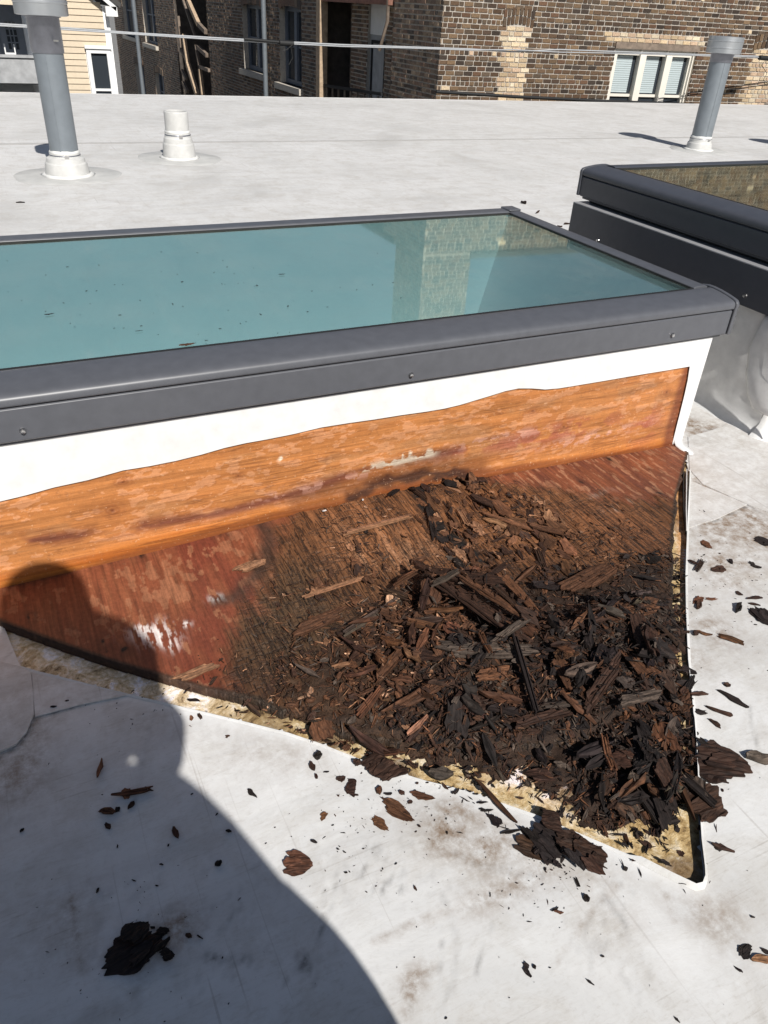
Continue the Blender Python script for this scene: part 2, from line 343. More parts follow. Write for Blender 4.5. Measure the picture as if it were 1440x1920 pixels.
def grid(name, xs, ys, Z, keep, cols, mats, parent=None, attrname='col', plane='xy', const=0.0, skirt=None, flip=False):
    """height field as a mesh; keep is a boolean per cell"""
    ny, nx = Z.shape
    X, Y = np.meshgrid(xs, ys)
    if plane == 'xy': V = np.stack([X, Y, Z], -1).reshape(-1, 3)
    else: V = np.stack([X, const + Z, Y], -1).reshape(-1, 3)
    i = np.arange(nx*ny).reshape(ny, nx)
    F = np.stack([i[:-1,:-1], i[:-1,1:], i[1:,1:], i[1:,:-1]], -1)
    if flip: F = F[..., ::-1]
    Fk = F[keep]
    if skirt is not None:                      # close the cut edges downwards
        kp = np.pad(keep, 1); base = len(V); low = V.copy(); low[:, 2] = skirt; V = np.concatenate([V, low]); ex = []
        c = kp[1:-1,1:-1]
        for (dy, dx, a, b_) in ((-1,0,(0,0),(0,1)), (1,0,(1,1),(1,0)), (0,-1,(1,0),(0,0)), (0,1,(0,1),(1,1))):
            nb = kp[1+dy:kp.shape[0]-1+dy, 1+dx:kp.shape[1]-1+dx]
            yy, xx = np.nonzero(c & ~nb)
            p = i[yy+a[0], xx+a[1]]; q = i[yy+b_[0], xx+b_[1]]
            ex.append(np.stack([q, p, p+base, q+base], -1))
        Fk = np.concatenate([Fk] + ex); cols = np.concatenate([cols, cols])
    used = np.unique(Fk); remap = -np.ones(len(V), int); remap[used] = np.arange(len(used))
    V = V[used]; Fk = remap[Fk]; cols = cols[used]
    me = bpy.data.meshes.new(name); me.vertices.add(len(V)); me.vertices.foreach_set('co', V.astype(np.float32).ravel())
    me.loops.add(Fk.size); me.loops.foreach_set('vertex_index', Fk.astype(np.int32).ravel())
    me.polygons.add(len(Fk)); me.polygons.foreach_set('loop_start', np.arange(0, Fk.size, 4, dtype=np.int32)); me.polygons.foreach_set('loop_total', np.full(len(Fk), 4, np.int32))
    me.polygons.foreach_set('use_smooth', np.ones(len(Fk), bool)); me.update(calc_edges=True)
    a = me.color_attributes.new(attrname, 'FLOAT_COLOR', 'POINT'); c4 = np.ones((len(V), 4), np.float32); c4[:, :cols.shape[1]] = cols; a.data.foreach_set('color', c4.ravel())
    for m_ in (mats if isinstance(mats, (list, tuple)) else [mats]): me.materials.append(m_)
    me.validate(); return link(name, me, parent)
# ------------------------------------------------------------------ ground and roof
g = MB(); g.add([(-900,-900,-8.5),(900,-900,-8.5),(900,900,-8.5),(-900,900,-8.5)], [(0,1,2,3)])
tag(g.build('ground', M['ground']), kind='structure')

def P2(px, py, z=0.0): p = at(px, py, z); return (p.x, p.y)
CUT = [P2(*p) for p in ((38,1249),(70,1259),(100,1266),(170,1284),(240,1302),(290,1314),(380,1336),(470,1358),(540,1376),(600,1396),(660,1420),(720,1442),(800,1466),(850,1478),(925,1502),(1000,1528),(1080,1562),(1140,1587),(1200,1613),(1260,1644),(1302,1664),
       (1314,1661),(1319,1648),(1318,1630),(1312,1580),(1307,1500),(1303,1400),(1296,1310),(1289,1240),(1285,1150),(1284,1080),(1287,990),(1290,920),(1292,884))]
HOLE = [(-.165, 1.29), (-.14, 1.22)] + [P2(8, 1176)] + CUT + [(1.535, 1.235), (1.53, 1.29)]

def roofz(x, y):
    fade = sstep(-.95, -.75, x)*(1-sstep(2.45, 2.65, x))*sstep(-.35, -.2, y)*(1-sstep(1.5, 1.62, y))
    return fade*(.0028*(N1.fbm(x*5+3, y*5, 3)-.5) + .006*(N2.fbm(x*1.7, y*1.7+9, 2)-.5))
NX0, NX1, NY0, NY1 = -.95, 2.65, -.35, 1.62
xs = np.linspace(NX0, NX1, 481); ys = np.linspace(NY0, NY1, 264)
X, Y = np.meshgrid(xs, ys)
# snap grid nodes onto the cut line
H = np.array(HOLE); best = np.full(X.shape, 9.); bx = X.copy(); by = Y.copy()
for i in range(len(H)):
    a = H[i]; b_ = H[(i+1) % len(H)]; dx, dy = b_ - a
    t = np.clip(((X-a[0])*dx+(Y-a[1])*dy)/(dx*dx+dy*dy+1e-12), 0, 1); qx = a[0]+t*dx; qy = a[1]+t*dy
    d = np.hypot(X-qx, Y-qy); k = d < best; best[k] = d[k]; bx[k] = qx[k]; by[k] = qy[k]
cell = .0075; sn = best < cell*.62
cx = .25*(X[:-1,:-1]+X[1:,:-1]+X[:-1,1:]+X[1:,1:]); cy = .25*(Y[:-1,:-1]+Y[1:,:-1]+Y[:-1,1:]+Y[1:,1:])
keep = ~inpoly(cx, cy, HOLE)
Xs = np.where(sn, bx, X); Ys = np.where(sn, by, Y)
# grime: R brown, G black scuffs, B cleaner patches
dR = np.zeros(X.shape); dG = np.zeros(X.shape); dB = np.zeros(X.shape)
for (px, py, r, a) in ((1330,830,.07,.8),(1320,930,.05,.7),(1390,790,.08,.6),(1350,880,.11,.8),(1430,840,.10,.7),(1400,990,.10,.55),(1330,960,.06,.5),(1300,800,.05,.5),(1350,1060,.07,.4),(1310,1240,.03,.35),
        (850,1530,.045,.5),(880,1590,.05,.55),(830,1570,.03,.45),(940,1560,.05,.35),(740,1520,.03,.3),(460,1390,.07,.32),(560,1400,.05,.25),(770,1850,.018,.5),(800,1820,.014,.45),
        (340,1740,.03,.5),(300,1760,.025,.5),(120,1720,.06,.30),(55,1360,.05,.45),(20,1440,.05,.5),(1070,1420,.03,.3),(1130,1640,.035,.35),(1350,1720,.05,.35),(300,1340,.05,.3),(60,1500,.06,.3),(1180,1740,.08,.2),(1340,1180,.05,.35)):
    q = at(px, py); dR += a*(1.45 if px > 1250 else 1)*blob(X, Y, q.x, q.y, r)*(0.1+1.9*N3.fbm(X*14, Y*22, 5))
for (pts, w, a, ch) in (([(1075,1600),(990,1655),(880,1700)], .018, .55, 0), ([(760,1740),(860,1700),(700,1770)], .004, .6, 0), ([(770,1830),(765,1900)], .008, .7, 0),
        ([(130,1690),(145,1760),(160,1820)], .005, .5, 0), ([(395,1797),(470,1800)], .004, .5, 1), ([(385,1795),(405,1800)], .006, .45, 1), ([(562,1795),(578,1803)], .006, .5, 1), ([(567,1814),(580,1822)], .005, .5, 1),
        ([(685,1580),(700,1600),(720,1612)], .0016, .9, 1), ([(690,1590),(715,1588)], .0012, .8, 1), ([(690,1597),(712,1596)], .0012, .8, 1), ([(672,1620),(700,1640),(726,1648)], .0012, .7, 1), ([(664,1628),(690,1650),(722,1660)], .0012, .7, 1), ([(655,1634),(690,1660),(724,1674)], .0012, .6, 1),
        ([(730,1650),(744,1664),(758,1672)], .002, .6, 1), ([(1120,1650),(1140,1690),(1180,1740)], .003, .35, 1), ([(1200,1610),(1250,1680),(1265,1735)], .0016, .55, 0), ([(1150,1650),(1185,1672)], .003, .4, 1), ([(1020,1815),(1200,1823)], .0025, .3, 2),
        ([(200,1330),(250,1312)], .0025, .3, 1), ([(590,1850),(600,1790)], .0014, .4, 1), ([(830,1740),(825,1840)], .0012, .4, 1), ([(920,1740),(890,1830)], .0015, .4, 1), ([(62,1262),(64,1300),(66,1345),(50,1378),(30,1402),(0,1420)], .0035, .8, 1), ([(66,1345),(150,1322),(240,1304)], .003, .8, 1), ([(1284,995),(1340,977),(1404,948)], .0022, .7, 1), ([(1293,897),(1318,910),(1404,948),(1440,970)], .002, .6, 1), ([(1290,818),(1345,803),(1440,768)], .002, .55, 1), ([(600,1770),(610,1650)], .0012, .4, 1), ([(300,1790),(240,1880),(180,1915)], .008, .25, 0), ([(410,1750),(450,1700)], .003, .3, 1)):
    d = polyd(X, Y, [P2(*p) for p in pts]); k = a*np.exp(-(d/w)**2)*(.5+1.0*N4.fbm(X*40, Y*40, 3))
    if ch == 0: dR += k
    elif ch == 1: dG += k
    else: dB += k
pd = polyd(X, Y, CUT); front = sstep(-.14, -.1, X)*(1-sstep(.62, .7, X))
dB += .55*np.exp(-(pd/.020)**2)*front + .5*sstep(.58, .72, N2.fbm(X*3, Y*3, 4))
dR += .35*sstep(.50, .75, N1.fbm(X*2.2+5, Y*2.2, 5))*sstep(.2, 1.2, Y)
dG += .16*(sstep(.71, .76, N3.at(X*120, Y*120)))*sstep(.48, .66, N4.fbm(X*6, Y*6, 3))
for k in range(70):                      # random thin scuffs, drags and creases
    x0, y0 = rng.uniform(-.5, 1.3), rng.uniform(.1, 1.1); a = rng.gauss(.4, .7); L = rng.uniform(.03, .22); cv = rng.uniform(-1.2, 1.2); w = rng.uniform(.0012, .0035); am = rng.uniform(.12, .42)
    pl = [(x0, y0)]
    for q in range(5): pl.append((pl[-1][0]+math.cos(a)*L/5, pl[-1][1]+math.sin(a)*L/5)); a += cv*.2
    i0 = np.searchsorted(ys, min(p[1] for p in pl)-.02); i1 = np.searchsorted(ys, max(p[1] for p in pl)+.02); j0 = np.searchsorted(xs, min(p[0] for p in pl)-.02); j1 = np.searchsorted(xs, max(p[0] for p in pl)+.02)
    if i1-i0 < 2 or j1-j0 < 2: continue
    kk = am*np.exp(-(polyd(X[i0:i1, j0:j1], Y[i0:i1, j0:j1], pl)/w)**2)*(.3+1.1*N4.fbm(X[i0:i1, j0:j1]*60, Y[i0:i1, j0:j1]*60, 3)); (dG, dR, dB)[rng.choice((0, 0, 1, 2))][i0:i1, j0:j1] += kk
cols = np.clip(np.stack([dR, dG, dB], -1), 0, .95).reshape(-1, 3)
Zr = roofz(X, Y)
roof = grid('roof', xs, ys, Zr, keep, cols, [M['membrane']], attrname='dirt')
# put the snapped positions in
used = np.unique(np.concatenate([np.arange(X.size).reshape(X.shape)[:-1,:-1][keep], np.arange(X.size).reshape(X.shape)[:-1,1:][keep], np.arange(X.size).reshape(X.shape)[1:,1:][keep], np.arange(X.size).reshape(X.shape)[1:,:-1][keep]]))
pos = np.stack([Xs, Ys, Zr], -1).reshape(-1, 3)[used].astype(np.float32)
if len(pos) == len(roof.data.vertices): roof.data.vertices.foreach_set('co', pos.ravel()); roof.data.update()
tag(roof, kind='structure')
def far(x): return 9.81 - (x - .35)*.0541          # far edge of the roof
r2 = MB()
gx = [-9, -4, NX0, NX1, 6, 11, 18]; 
for i in range(len(gx)-1):
    a, b_ = gx[i], gx[i+1]
    mid = (a == NX0)
    if mid: r2.add([(a,-6,0),(b_,-6,0),(b_,NY0,0),(a,NY0,0)], [(0,1,2,3)])
    else: r2.add([(a,-6,0),(b_,-6,0),(b_,NY1,0),(a,NY1,0)], [(0,1,2,3)])
    n = 14
    for k in range(n):
        f0, f1 = k/n, (k+1)/n
        ya0 = NY1+(far(a)-NY1)*f0; ya1 = NY1+(far(a)-NY1)*f1; yb0 = NY1+(far(b_)-NY1)*f0; yb1 = NY1+(far(b_)-NY1)*f1
        r2.add([(a,ya0,0),(b_,yb0,0),(b_,yb1,0),(a,ya1,0)], [(0,1,2,3)])
ob = r2.build('roof_field', M['membrane'], roof)
ob.data.color_attributes.new('dirt', 'FLOAT_COLOR', 'POINT').data.foreach_set('color', np.tile(np.array([.12, 0, .10, 1], np.float32), len(ob.data.vertices)))
# two welded seams and the edge strip on the far field
sm = MB()
for (y0, y1, x0, x1) in ((6.63, 6.66, -8, 17),):
    sm.obox((x0, y0, .001), (x1-x0, -.55, 0), (0, .035, 0), (0, 0, .0025))
ob = sm.build('membrane_seam', M['seam'], roof)
e = MB(); e.obox((-9, far(-9)-.02, -.10), (27, far(18)-far(-9), 0), (0, .03, 0), (0, 0, .102)); e.build('edge_flashing', M['membrane'], roof)
e = MB()
e.obox((-9, far(-9)-.005, -8.5), (27, far(18)-far(-9), 0), (0, .015, 0), (0, 0, 8.40)); e.build('facade', M['mortar'], roof)

# membrane patches with visible edges near the skylight feet
def patch(pts, h=.0022, m='membrane', z=.0, name='membrane_patch'):
    p = [Vector((*P2(*q), z)) for q in pts]
    ar = sum(p[i].x*p[(i+1)%len(p)].y - p[(i+1)%len(p)].x*p[i].y for i in range(len(p)))
    if ar < 0: p = p[::-1]
    mb = MB(); mb.prism([q + Vector((0,0,roofz(np.float64(q.x), np.float64(q.y))-.001)) for q in p], (0,0,h+.001))
    o = mb.build(name, M[m], roof)
    co = np.array([v.co[:] for v in o.data.vertices]); d = np.zeros((len(co), 4), np.float32); d[:, 0] = .28; d[:, 3] = 1
    o.data.color_attributes.new('dirt', 'FLOAT_COLOR', 'POINT').data.foreach_set('color', d.ravel()); return o
patch([(-30,1235),(38,1251),(58,1262),(63,1300),(64,1342),(50,1375),(30,1398),(-30,1424)], .0026)
patch([(60,1262),(240,1304),(150,1322),(66,1345)], .0018)
patch([(1293,900),(1318,912),(1400,947),(1340,975),(1284,993)], .0022)
patch([(1290,820),(1345,805),(1440,770),(1500,800),(1500,985),(1404,948),(1318,908),(1293,880)], .0016)

# raised cut edge of the membrane: white on top, black underneath
lip = MB(); outl = [Vector((x, y, 0)) for x, y in CUT]
pts = []
for i in range(len(outl)-1):
    k = max(1, int((outl[i+1]-outl[i]).length/.012))
    for j in range(k): pts.append(outl[i].lerp(outl[i+1], j/k))
pts.append(outl[-1]); vs = []; fs = []
n = len(pts); apex = min(range(n), key=lambda i: pts[i].y)
for i, p in enumerate(pts):
    d = (pts[min(i+2, n-1)] - pts[max(i-2, 0)]).normalized(); o = Vector((d.y, -d.x, 0))        # outward = away from the hole
    w = N1.fbm(np.float64(i*.09), np.float64(3.3), 3)
    if i < apex-6: h = .0010 + .0016*w; wd = .0045
    else:
        s = (i-apex)/max(1, n-apex); h = (.009 if s < .25 else .004 + .003*w) + .006*math.exp(-((s-.9)/.12)**2); wd = .006
    z0 = float(roofz(np.float64(p.x), np.float64(p.y)))
    vs += [p + o*wd + Vector((0,0,z0+.0004)), p + o*wd*.4 + Vector((0,0,z0+h*.75)), p + Vector((0,0,z0+h)), p + Vector((0,0,z0+h-.0022)) + o*.0006, p + o*.004 + Vector((0,0,-.012))]
lm = MB()
for i in range(n-1):
    for k in range(4): fs.append((i*5+k, i*5+k+1, (i+1)*5+k+1, (i+1)*5+k))
lm.add(vs, [f for j, f in enumerate(fs) if j % 4 < 2], None, 0, True); lm.add(vs, [f for j, f in enumerate(fs) if j % 4 >= 2], None, 1)
lo = lm.build('cut_membrane_edge', [M['membrane'], M['memdark']], roof)
# second curled ply at the upper right of the cut
cm = MB()
for (off, hh, m_) in ((-.012, .010, 0), (-.022, .006, 1)):
    a = [P2(1292,884), P2(1291,920), P2(1288,960), P2(1285,1000)]
    for j in range(3):
        x0, y0 = a[j]; x1, y1 = a[j+1]; k0 = 1-(j/3)**2; k1 = 1-((j+1)/3)**2
        cm.obox((x0+off*k0, y0, -.004), (x1-x0+off*(k1-k0), y1-y0, 0), (.0022, .0, 0), (0, 0, hh+.004), None, m_)
cm.build('curled_membrane_ply', [M['curbwhite'], M['memdark']], roof)

# ------------------------------------------------------------------ insulation board and rotten plywood
xs = np.linspace(-.22, 1.60, 365); ys = np.linspace(.27, 1.30, 207); X, Y = np.meshgrid(xs, ys)
Zf = -.0065 + .003*(N2.fbm(X*30, Y*30, 4)-.5)
fc = np.ones(X.shape + (3,)); 
def tint(c, k, arr=None):
    global fc
    fc = fc*(1-k[..., None]) + np.array(c)*k[..., None]
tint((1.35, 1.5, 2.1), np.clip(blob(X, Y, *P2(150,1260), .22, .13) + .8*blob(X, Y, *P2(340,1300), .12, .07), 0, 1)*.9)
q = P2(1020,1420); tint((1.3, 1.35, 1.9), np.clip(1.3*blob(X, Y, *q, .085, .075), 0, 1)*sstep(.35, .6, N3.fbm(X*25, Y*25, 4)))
tint((1.0, .62, .45), sstep(.0, .03, .035-np.abs(X-1.26-(Y-.95)*.88))*sstep(.75, .95, Y)*.8)
tint((.18, .12, .10), sstep(.52, .70, N1.fbm(X*18, Y*18, 5))*.75*sstep(.12, .3, X))
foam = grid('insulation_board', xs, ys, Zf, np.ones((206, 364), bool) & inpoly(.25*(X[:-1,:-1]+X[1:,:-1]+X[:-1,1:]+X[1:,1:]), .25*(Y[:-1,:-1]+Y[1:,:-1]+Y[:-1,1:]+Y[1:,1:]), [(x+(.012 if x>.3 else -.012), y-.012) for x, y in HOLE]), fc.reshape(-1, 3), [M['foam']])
tag(foam, 'stained yellow foam insulation board showing along the cut in the white membrane', 'insulation board')

def deckz(x, y):
    return .013 + .030*np.exp(-((x-.62)/.42)**2)*np.exp(-((1.285-y)/.22)**2) - .010*sstep(1.2, 1.5, x)*sstep(1.0, 1.28, y)
DECK = [(-.30, 1.2850), (-.30, 1.28)] + [P2(px, py, .012) for px, py in ((-60,1140),(10,1170),(100,1203),(200,1238),(290,1264),(380,1290),(480,1314),(560,1345),(640,1372),(760,1392),(880,1402),(980,1400),(1100,1380),(1200,1330),(1258,1290),(1264,1180),(1258,1090),(1261,1000),(1268,930))] + [(1.545, 1.23), (1.552, 1.2850)]
xs = np.linspace(-.30, 1.56, 980); ys = np.linspace(.50, 1.285, 412); X, Y = np.meshgrid(xs, ys)
dcx = .25*(X[:-1,:-1]+X[1:,:-1]+X[:-1,1:]+X[1:,1:]); dcy = .25*(Y[:-1,:-1]+Y[1:,:-1]+Y[:-1,1:]+Y[1:,1:])
rag = (N1.fbm(dcx*60, dcy*14, 3)-.5)*.03*sstep(.20, .3, dcx); keep = inpoly(dcx + rag*.4, dcy + rag, DECK)
C = np.zeros(X.shape + (3,)); C[:] = (.205, .062, .029)
def paint(c, k):
    global C
    k = np.clip(k, 0, 1)[..., None]; C = C*(1-k) + np.array(c)*k
def z_at(px, py): return P2(px, py, .018)
gx, gy = X, Y
wx = X + .03*(N1.fbm(X*9, Y*9, 4)-.5) + .012*(N2.fbm(X*50, Y*18, 3)-.5); wy = Y + .05*(N2.fbm(X*8+7, Y*8, 4)-.5) + .03*(N3.fbm(X*45, Y*10, 3)-.5)
def B(px, py, rx, ry=None): return blob(wx, wy, *z_at(px, py), rx, ry)
n_fl = N3.fbm(X*26, Y*13, 5); n_st = N4.fbm(X*70, Y*7, 4); n_big = N1.fbm(X*5, Y*5, 4)
paint((.25, .088, .040), sstep(.4, .65, n_st)*.6)
# rotten field, left limit along a wavy line
rot = sstep(-.05, .055, .05*(N3.fbm(X*60, Y*16, 4)-.5)*2 + wx - np.interp(wy, [.75, .9, 1.0, 1.08, 1.16, 1.25, 1.30], [.18, .205, .245, .30, .335, .40, .52]))
topR = sstep(-.035, .04, .05*(N2.fbm(X*60, Y*14, 4)-.5)*2 + wy - np.interp(wx, [.6, .9, 1.0, 1.1, 1.25, 1.4, 1.6], [1.33, 1.29, 1.235, 1.165, 1.07, .99, .93]))     # red sound band at upper right
rot = rot*(1-topR)
paint((.128, .056, .024), rot)
paint((.235, .098, .040), rot*np.clip(B(720,1010,.13,.09)*1.2 + B(640,960,.10,.06) + .8*B(1050,1000,.14,.10) + .7*B(950,940,.13,.08) + .6*B(900,1000,.1,.1), 0, 1)*.95)
paint((.33, .165, .085), rot*np.clip(B(740,1045,.09,.04)*1.3 + B(680,1000,.06,.05)*.7 + B(1000,985,.07,.05)*.7, 0, 1)*sstep(.40, .6, n_st))
paint((.085, .050, .026), rot*np.clip(B(470,1150,.10,.10)*1.2 + B(560,1180,.12,.09) + .6*B(560,1080,.05,.05), 0, 1)*.85)
paint((.060, .034, .020), rot*np.clip(B(800,1200,.3,.09)*1.2 + B(1150,1150,.25,.1) + B(1000,1180,.3,.1), 0, 1)*.85)
paint((.185, .075, .032), rot*np.clip(B(1190,1000,.10,.07)+B(1130,950,.10,.07), 0, 1)*.8)
# sound red-brown varnish, with salmon flakes of lost veneer
paint((.165, .040, .022), (1-rot)*sstep(.42, .62, N2.fbm(X*12, Y*4, 4))*sstep(.02, .12, X)*.85*(1-topR))
paint((.19, .062, .030), topR*(1-sstep(.5, .7, n_st)*.4)); paint((.115, .038, .024), topR*sstep(.5, .66, n_st)*.8)
paint((.30, .095, .040), topR*np.clip(B(1230,860,.07,.04)+B(950,900,.08,.02), 0, 1)*.6)
n_ff = .6*N3.fbm(X*70, Y*34, 5) + .4*n_fl
fl = sstep(.545, .565, n_ff + .05*(B(290,1075,.11,.06) + B(350,1050,.09,.05)) - .035)*(1-rot)*(1-topR)
paint((.30, .125, .064), fl*.8)
paint((.36, .18, .10), sstep(.60, .63, N1.fbm(X*110, Y*30, 4))*topR*.65)
paint((.33, .26, .21), np.clip(B(1160,945,.045,.012)+.5*B(1120,925,.06,.010), 0, 1)*sstep(.42, .58, N2.fbm(X*90, Y*25, 3))*.8)
# chalky white scabs
for (px, py, rx, ry) in ((282,1180,.030,.018),(262,1172,.014,.010),(345,1165,.012,.007),(412,1120,.012,.012),(300,1195,.022,.020)):
    paint((.70, .62, .58), np.clip(B(px,py,rx,ry)*1.5, 0, 1)*sstep(.46, .54, N4.fbm(X*240, Y*45, 3)))
# char along the joint, at the upper middle and round old fixings
paint((.020, .016, .014), np.clip(sstep(.05, .0, polyd(wx, wy, [z_at(520,965), z_at(580,945), z_at(700,915), z_at(790,900), z_at(860,888)]))*sstep(.30, .5, N2.fbm(X*30, Y*30, 4))*1.1, 0, 1))
paint((.014, .012, .011), np.clip(sstep(.03, .006, polyd(wx, wy, [z_at(785,905), z_at(800,960), z_at(820,1000), z_at(900,1040)]))*sstep(.25, .45, N3.fbm(X*40, Y*40, 3))*1.2, 0, 1))
paint((.035, .026, .020), np.clip(sstep(.035, .0, polyd(wx, wy, [z_at(490,990), z_at(500,1050), z_at(455,1100), z_at(420,1125)]))*.75, 0, 1)*sstep(.35, .55, n_big+.1*n_st))
for (px, py) in ((263,1051),(415,1008),(410,955+50),(60,1160),(195,1195),(205,1225),(1148,857),(1230,880),(1090,905),(232,1218),(1238,925)):
    paint((.018, .012, .010), np.clip(B(px,py,.0035,.006)*1.5+.38*B(px,py,.012,.03), 0, 1)*sstep(.25, .5, N2.fbm(X*90, Y*40, 3)))
ed = polyd(X, Y, DECK, True); paint((.035, .026, .018), sstep(.010, .002, ed)*(Y < 1.27)*.85)
# relief: checked (cubical) rot with cracks across and along the grain, lifted veneer, dents
kx = X + .006*(N2.fbm(X*40, Y*40, 3)-.5); ky = Y + .010*(N3.fbm(X*22, Y*22, 3)-.5)
rowid = np.floor(kx*85 + 2.2*N1.fbm(X*20, Y*6, 2)); off = N4.at(rowid*7.3, rowid*0+.5)*5
cr1 = np.abs(((kx*85 + 2.2*N1.fbm(X*20, Y*6, 2)) % 1)-.5)*2; cr2 = np.abs(((ky*42 + off) % 1)-.5)*2
crk = np.maximum(sstep(.86, .99, cr1)*sstep(.45, .6, N1.fbm(X*12+4, Y*6, 3)), sstep(.88, .985, cr2)*sstep(.47, .58, N2.fbm(X*10, Y*10+5, 3)))
crk = crk*rot
lev = np.floor(N2.fbm(X*9+3, Y*4, 4)*9 + .6*N3.fbm(X*60, Y*12, 3))/9            # terraces of broken veneers
Z = deckz(X, Y) - .0045*crk + rot*(.020*(lev-.5)) + rot*.0022*(N4.fbm(X*120, Y*25, 3)-.5) + .0006*fl*(-1)
paint((.012, .009, .008), np.clip(crk*1.1, 0, 1)*.92)
ltone = N3.at(lev*90+.5, lev*0+3.5)
C = C*(1 + rot[..., None]*(ltone[..., None]-.5)*.5)
Z = np.where(rot > .3, np.maximum(Z, .001), Z)
deck = grid('plywood_sheet', xs, ys, Z, keep, np.concatenate([C, rot[..., None]], -1).reshape(-1, 4), [M['deck']], skirt=-.0055)
deck.data.polygons.foreach_set('use_smooth', np.ones(len(deck.data.polygons), bool))
tag(deck, 'rotten reddish brown plywood sheet exposed at the foot of the teal skylight', 'plywood sheet')

# ------------------------------------------------------------------ skylights
CY = 1.285; CW = []                       # curb front plane
bx = np.linspace(-.56, 1.545, 1300); bz = np.linspace(-.012, .285, 210); X, Z0 = np.meshgrid(bx, bz)
C = np.zeros(X.shape + (3,)); C[:] = (.47, .185, .058)
wx = X + .03*(N1.fbm(X*7, Z0*20, 4)-.5); wz = Z0 + .022*(N2.fbm(X*6+3, Z0*20, 4)-.5)
def WZ(px, py): p = aty(px, py, CY); return (p.x, p.z)
def BW(px, py, rx, rz): c_ = WZ(px, py); return blob(wx, wz, c_[0], c_[1], rx, rz)
gn = N3.fbm(X*4, Z0*120, 4); paint((.40, .145, .042), sstep(.42, .62, gn)*.45); paint((.54, .23, .08), sstep(.55, .72, N1.fbm(X*5+9, Z0*90, 4))*.35)
flk = sstep(.55, .562, .5*N2.fbm(X*18, Z0*44, 6) + .5*N3.fbm(X*60, Z0*110, 4)); paint((.60, .285, .14), flk*(wz > .05)*.62)
paint((.38, .19, .085), sstep(.52, .66, N4.fbm(X*11+2, Z0*26, 5))*(wz > .08)*.45)
stl = [WZ(-60,1020), WZ(100,1010), WZ(240,990), WZ(400,965), WZ(520,935), WZ(640,895), WZ(760,862), WZ(860,842)]
dl = polyd(wx, wz, stl); paint((.13, .038, .030), sstep(.026, .0, dl)*.85*sstep(.30, .5, N3.fbm(X*10, Z0*20, 4)))
low = sstep(.075, .035, wz - np.interp(wx, [-.3, .1, .5, .8, 1.5], [-.02, .0, .01, .0, -.035])); paint((.50, .16, .026), low*.85); paint((.34, .09, .016), low*sstep(.48, .62, gn)*.7)
paint((.31, .085, .06), np.clip(BW(1080,800,.16,.028)+BW(1210,800,.05,.05)+.7*BW(950,830,.16,.022), 0, 1)*sstep(.42, .56, N1.fbm(X*20, Z0*34, 5))*.75)
paint((.60, .33, .25), np.clip(BW(1120,815,.16,.016)+BW(940,820,.14,.014)+BW(620,905,.2,.012), 0, 1)*sstep(.56, .60, N4.fbm(X*60, Z0*90, 5))*.75)
paint((.72, .62, .48), np.clip(BW(765,858,.045,.014)*1.5+BW(735,870,.04,.010)+BW(690,880,.02,.008)+BW(560,852,.010,.008)*1.4+BW(532,860,.006,.006)*1.5+BW(800,850,.02,.01), 0, 1)*sstep(.47, .56, N2.fbm(X*50, Z0*70, 4)))
for (px, py, kr) in ((235,903,.8),(210,957,1.2),(447,887,.6),(997,770,1.0),(1062,797,1.1),(1250,735,.9)):
    c_ = WZ(px, py); rr_ = np.hypot((wx-c_[0])/1.5, wz-c_[1])/(.010*kr)
    paint((.27, .085, .028), np.clip(1.25-rr_*.55, 0, 1)*.75*(.75+.25*np.cos(rr_*9))); paint((.12, .03, .013), np.clip(1.1-rr_*2.2, 0, 1)*.8)
paint((.17, .05, .018), sstep(.020, .004, wz - np.interp(wx, [-.3, .03, .37, .86, 1.55], [-.01, .012, .038, .048, -.008]))*.75)  # joint shadow above the deck line, painted into the board's foot
paint((.020, .014, .011), np.clip(sstep(.022, .002, polyd(wx, wz, [WZ(650,934), WZ(710,908), WZ(790,890), WZ(870,890)]) + .02*(N2.fbm(X*40, Z0*60, 4)-.5))*1.05, 0, 1)*.93); paint((.10, .03, .015), np.clip(sstep(.05, .0, polyd(wx, wz, [WZ(560,940), WZ(710,898), WZ(800,872), WZ(900,872)])), 0, 1)*.55)
paint((.14, .035, .018), sstep(1.488, 1.512, X)*.8)
yk = -.0005*flk*(wz > .07) - .0012*(gn-.5) - .006*low
board = None

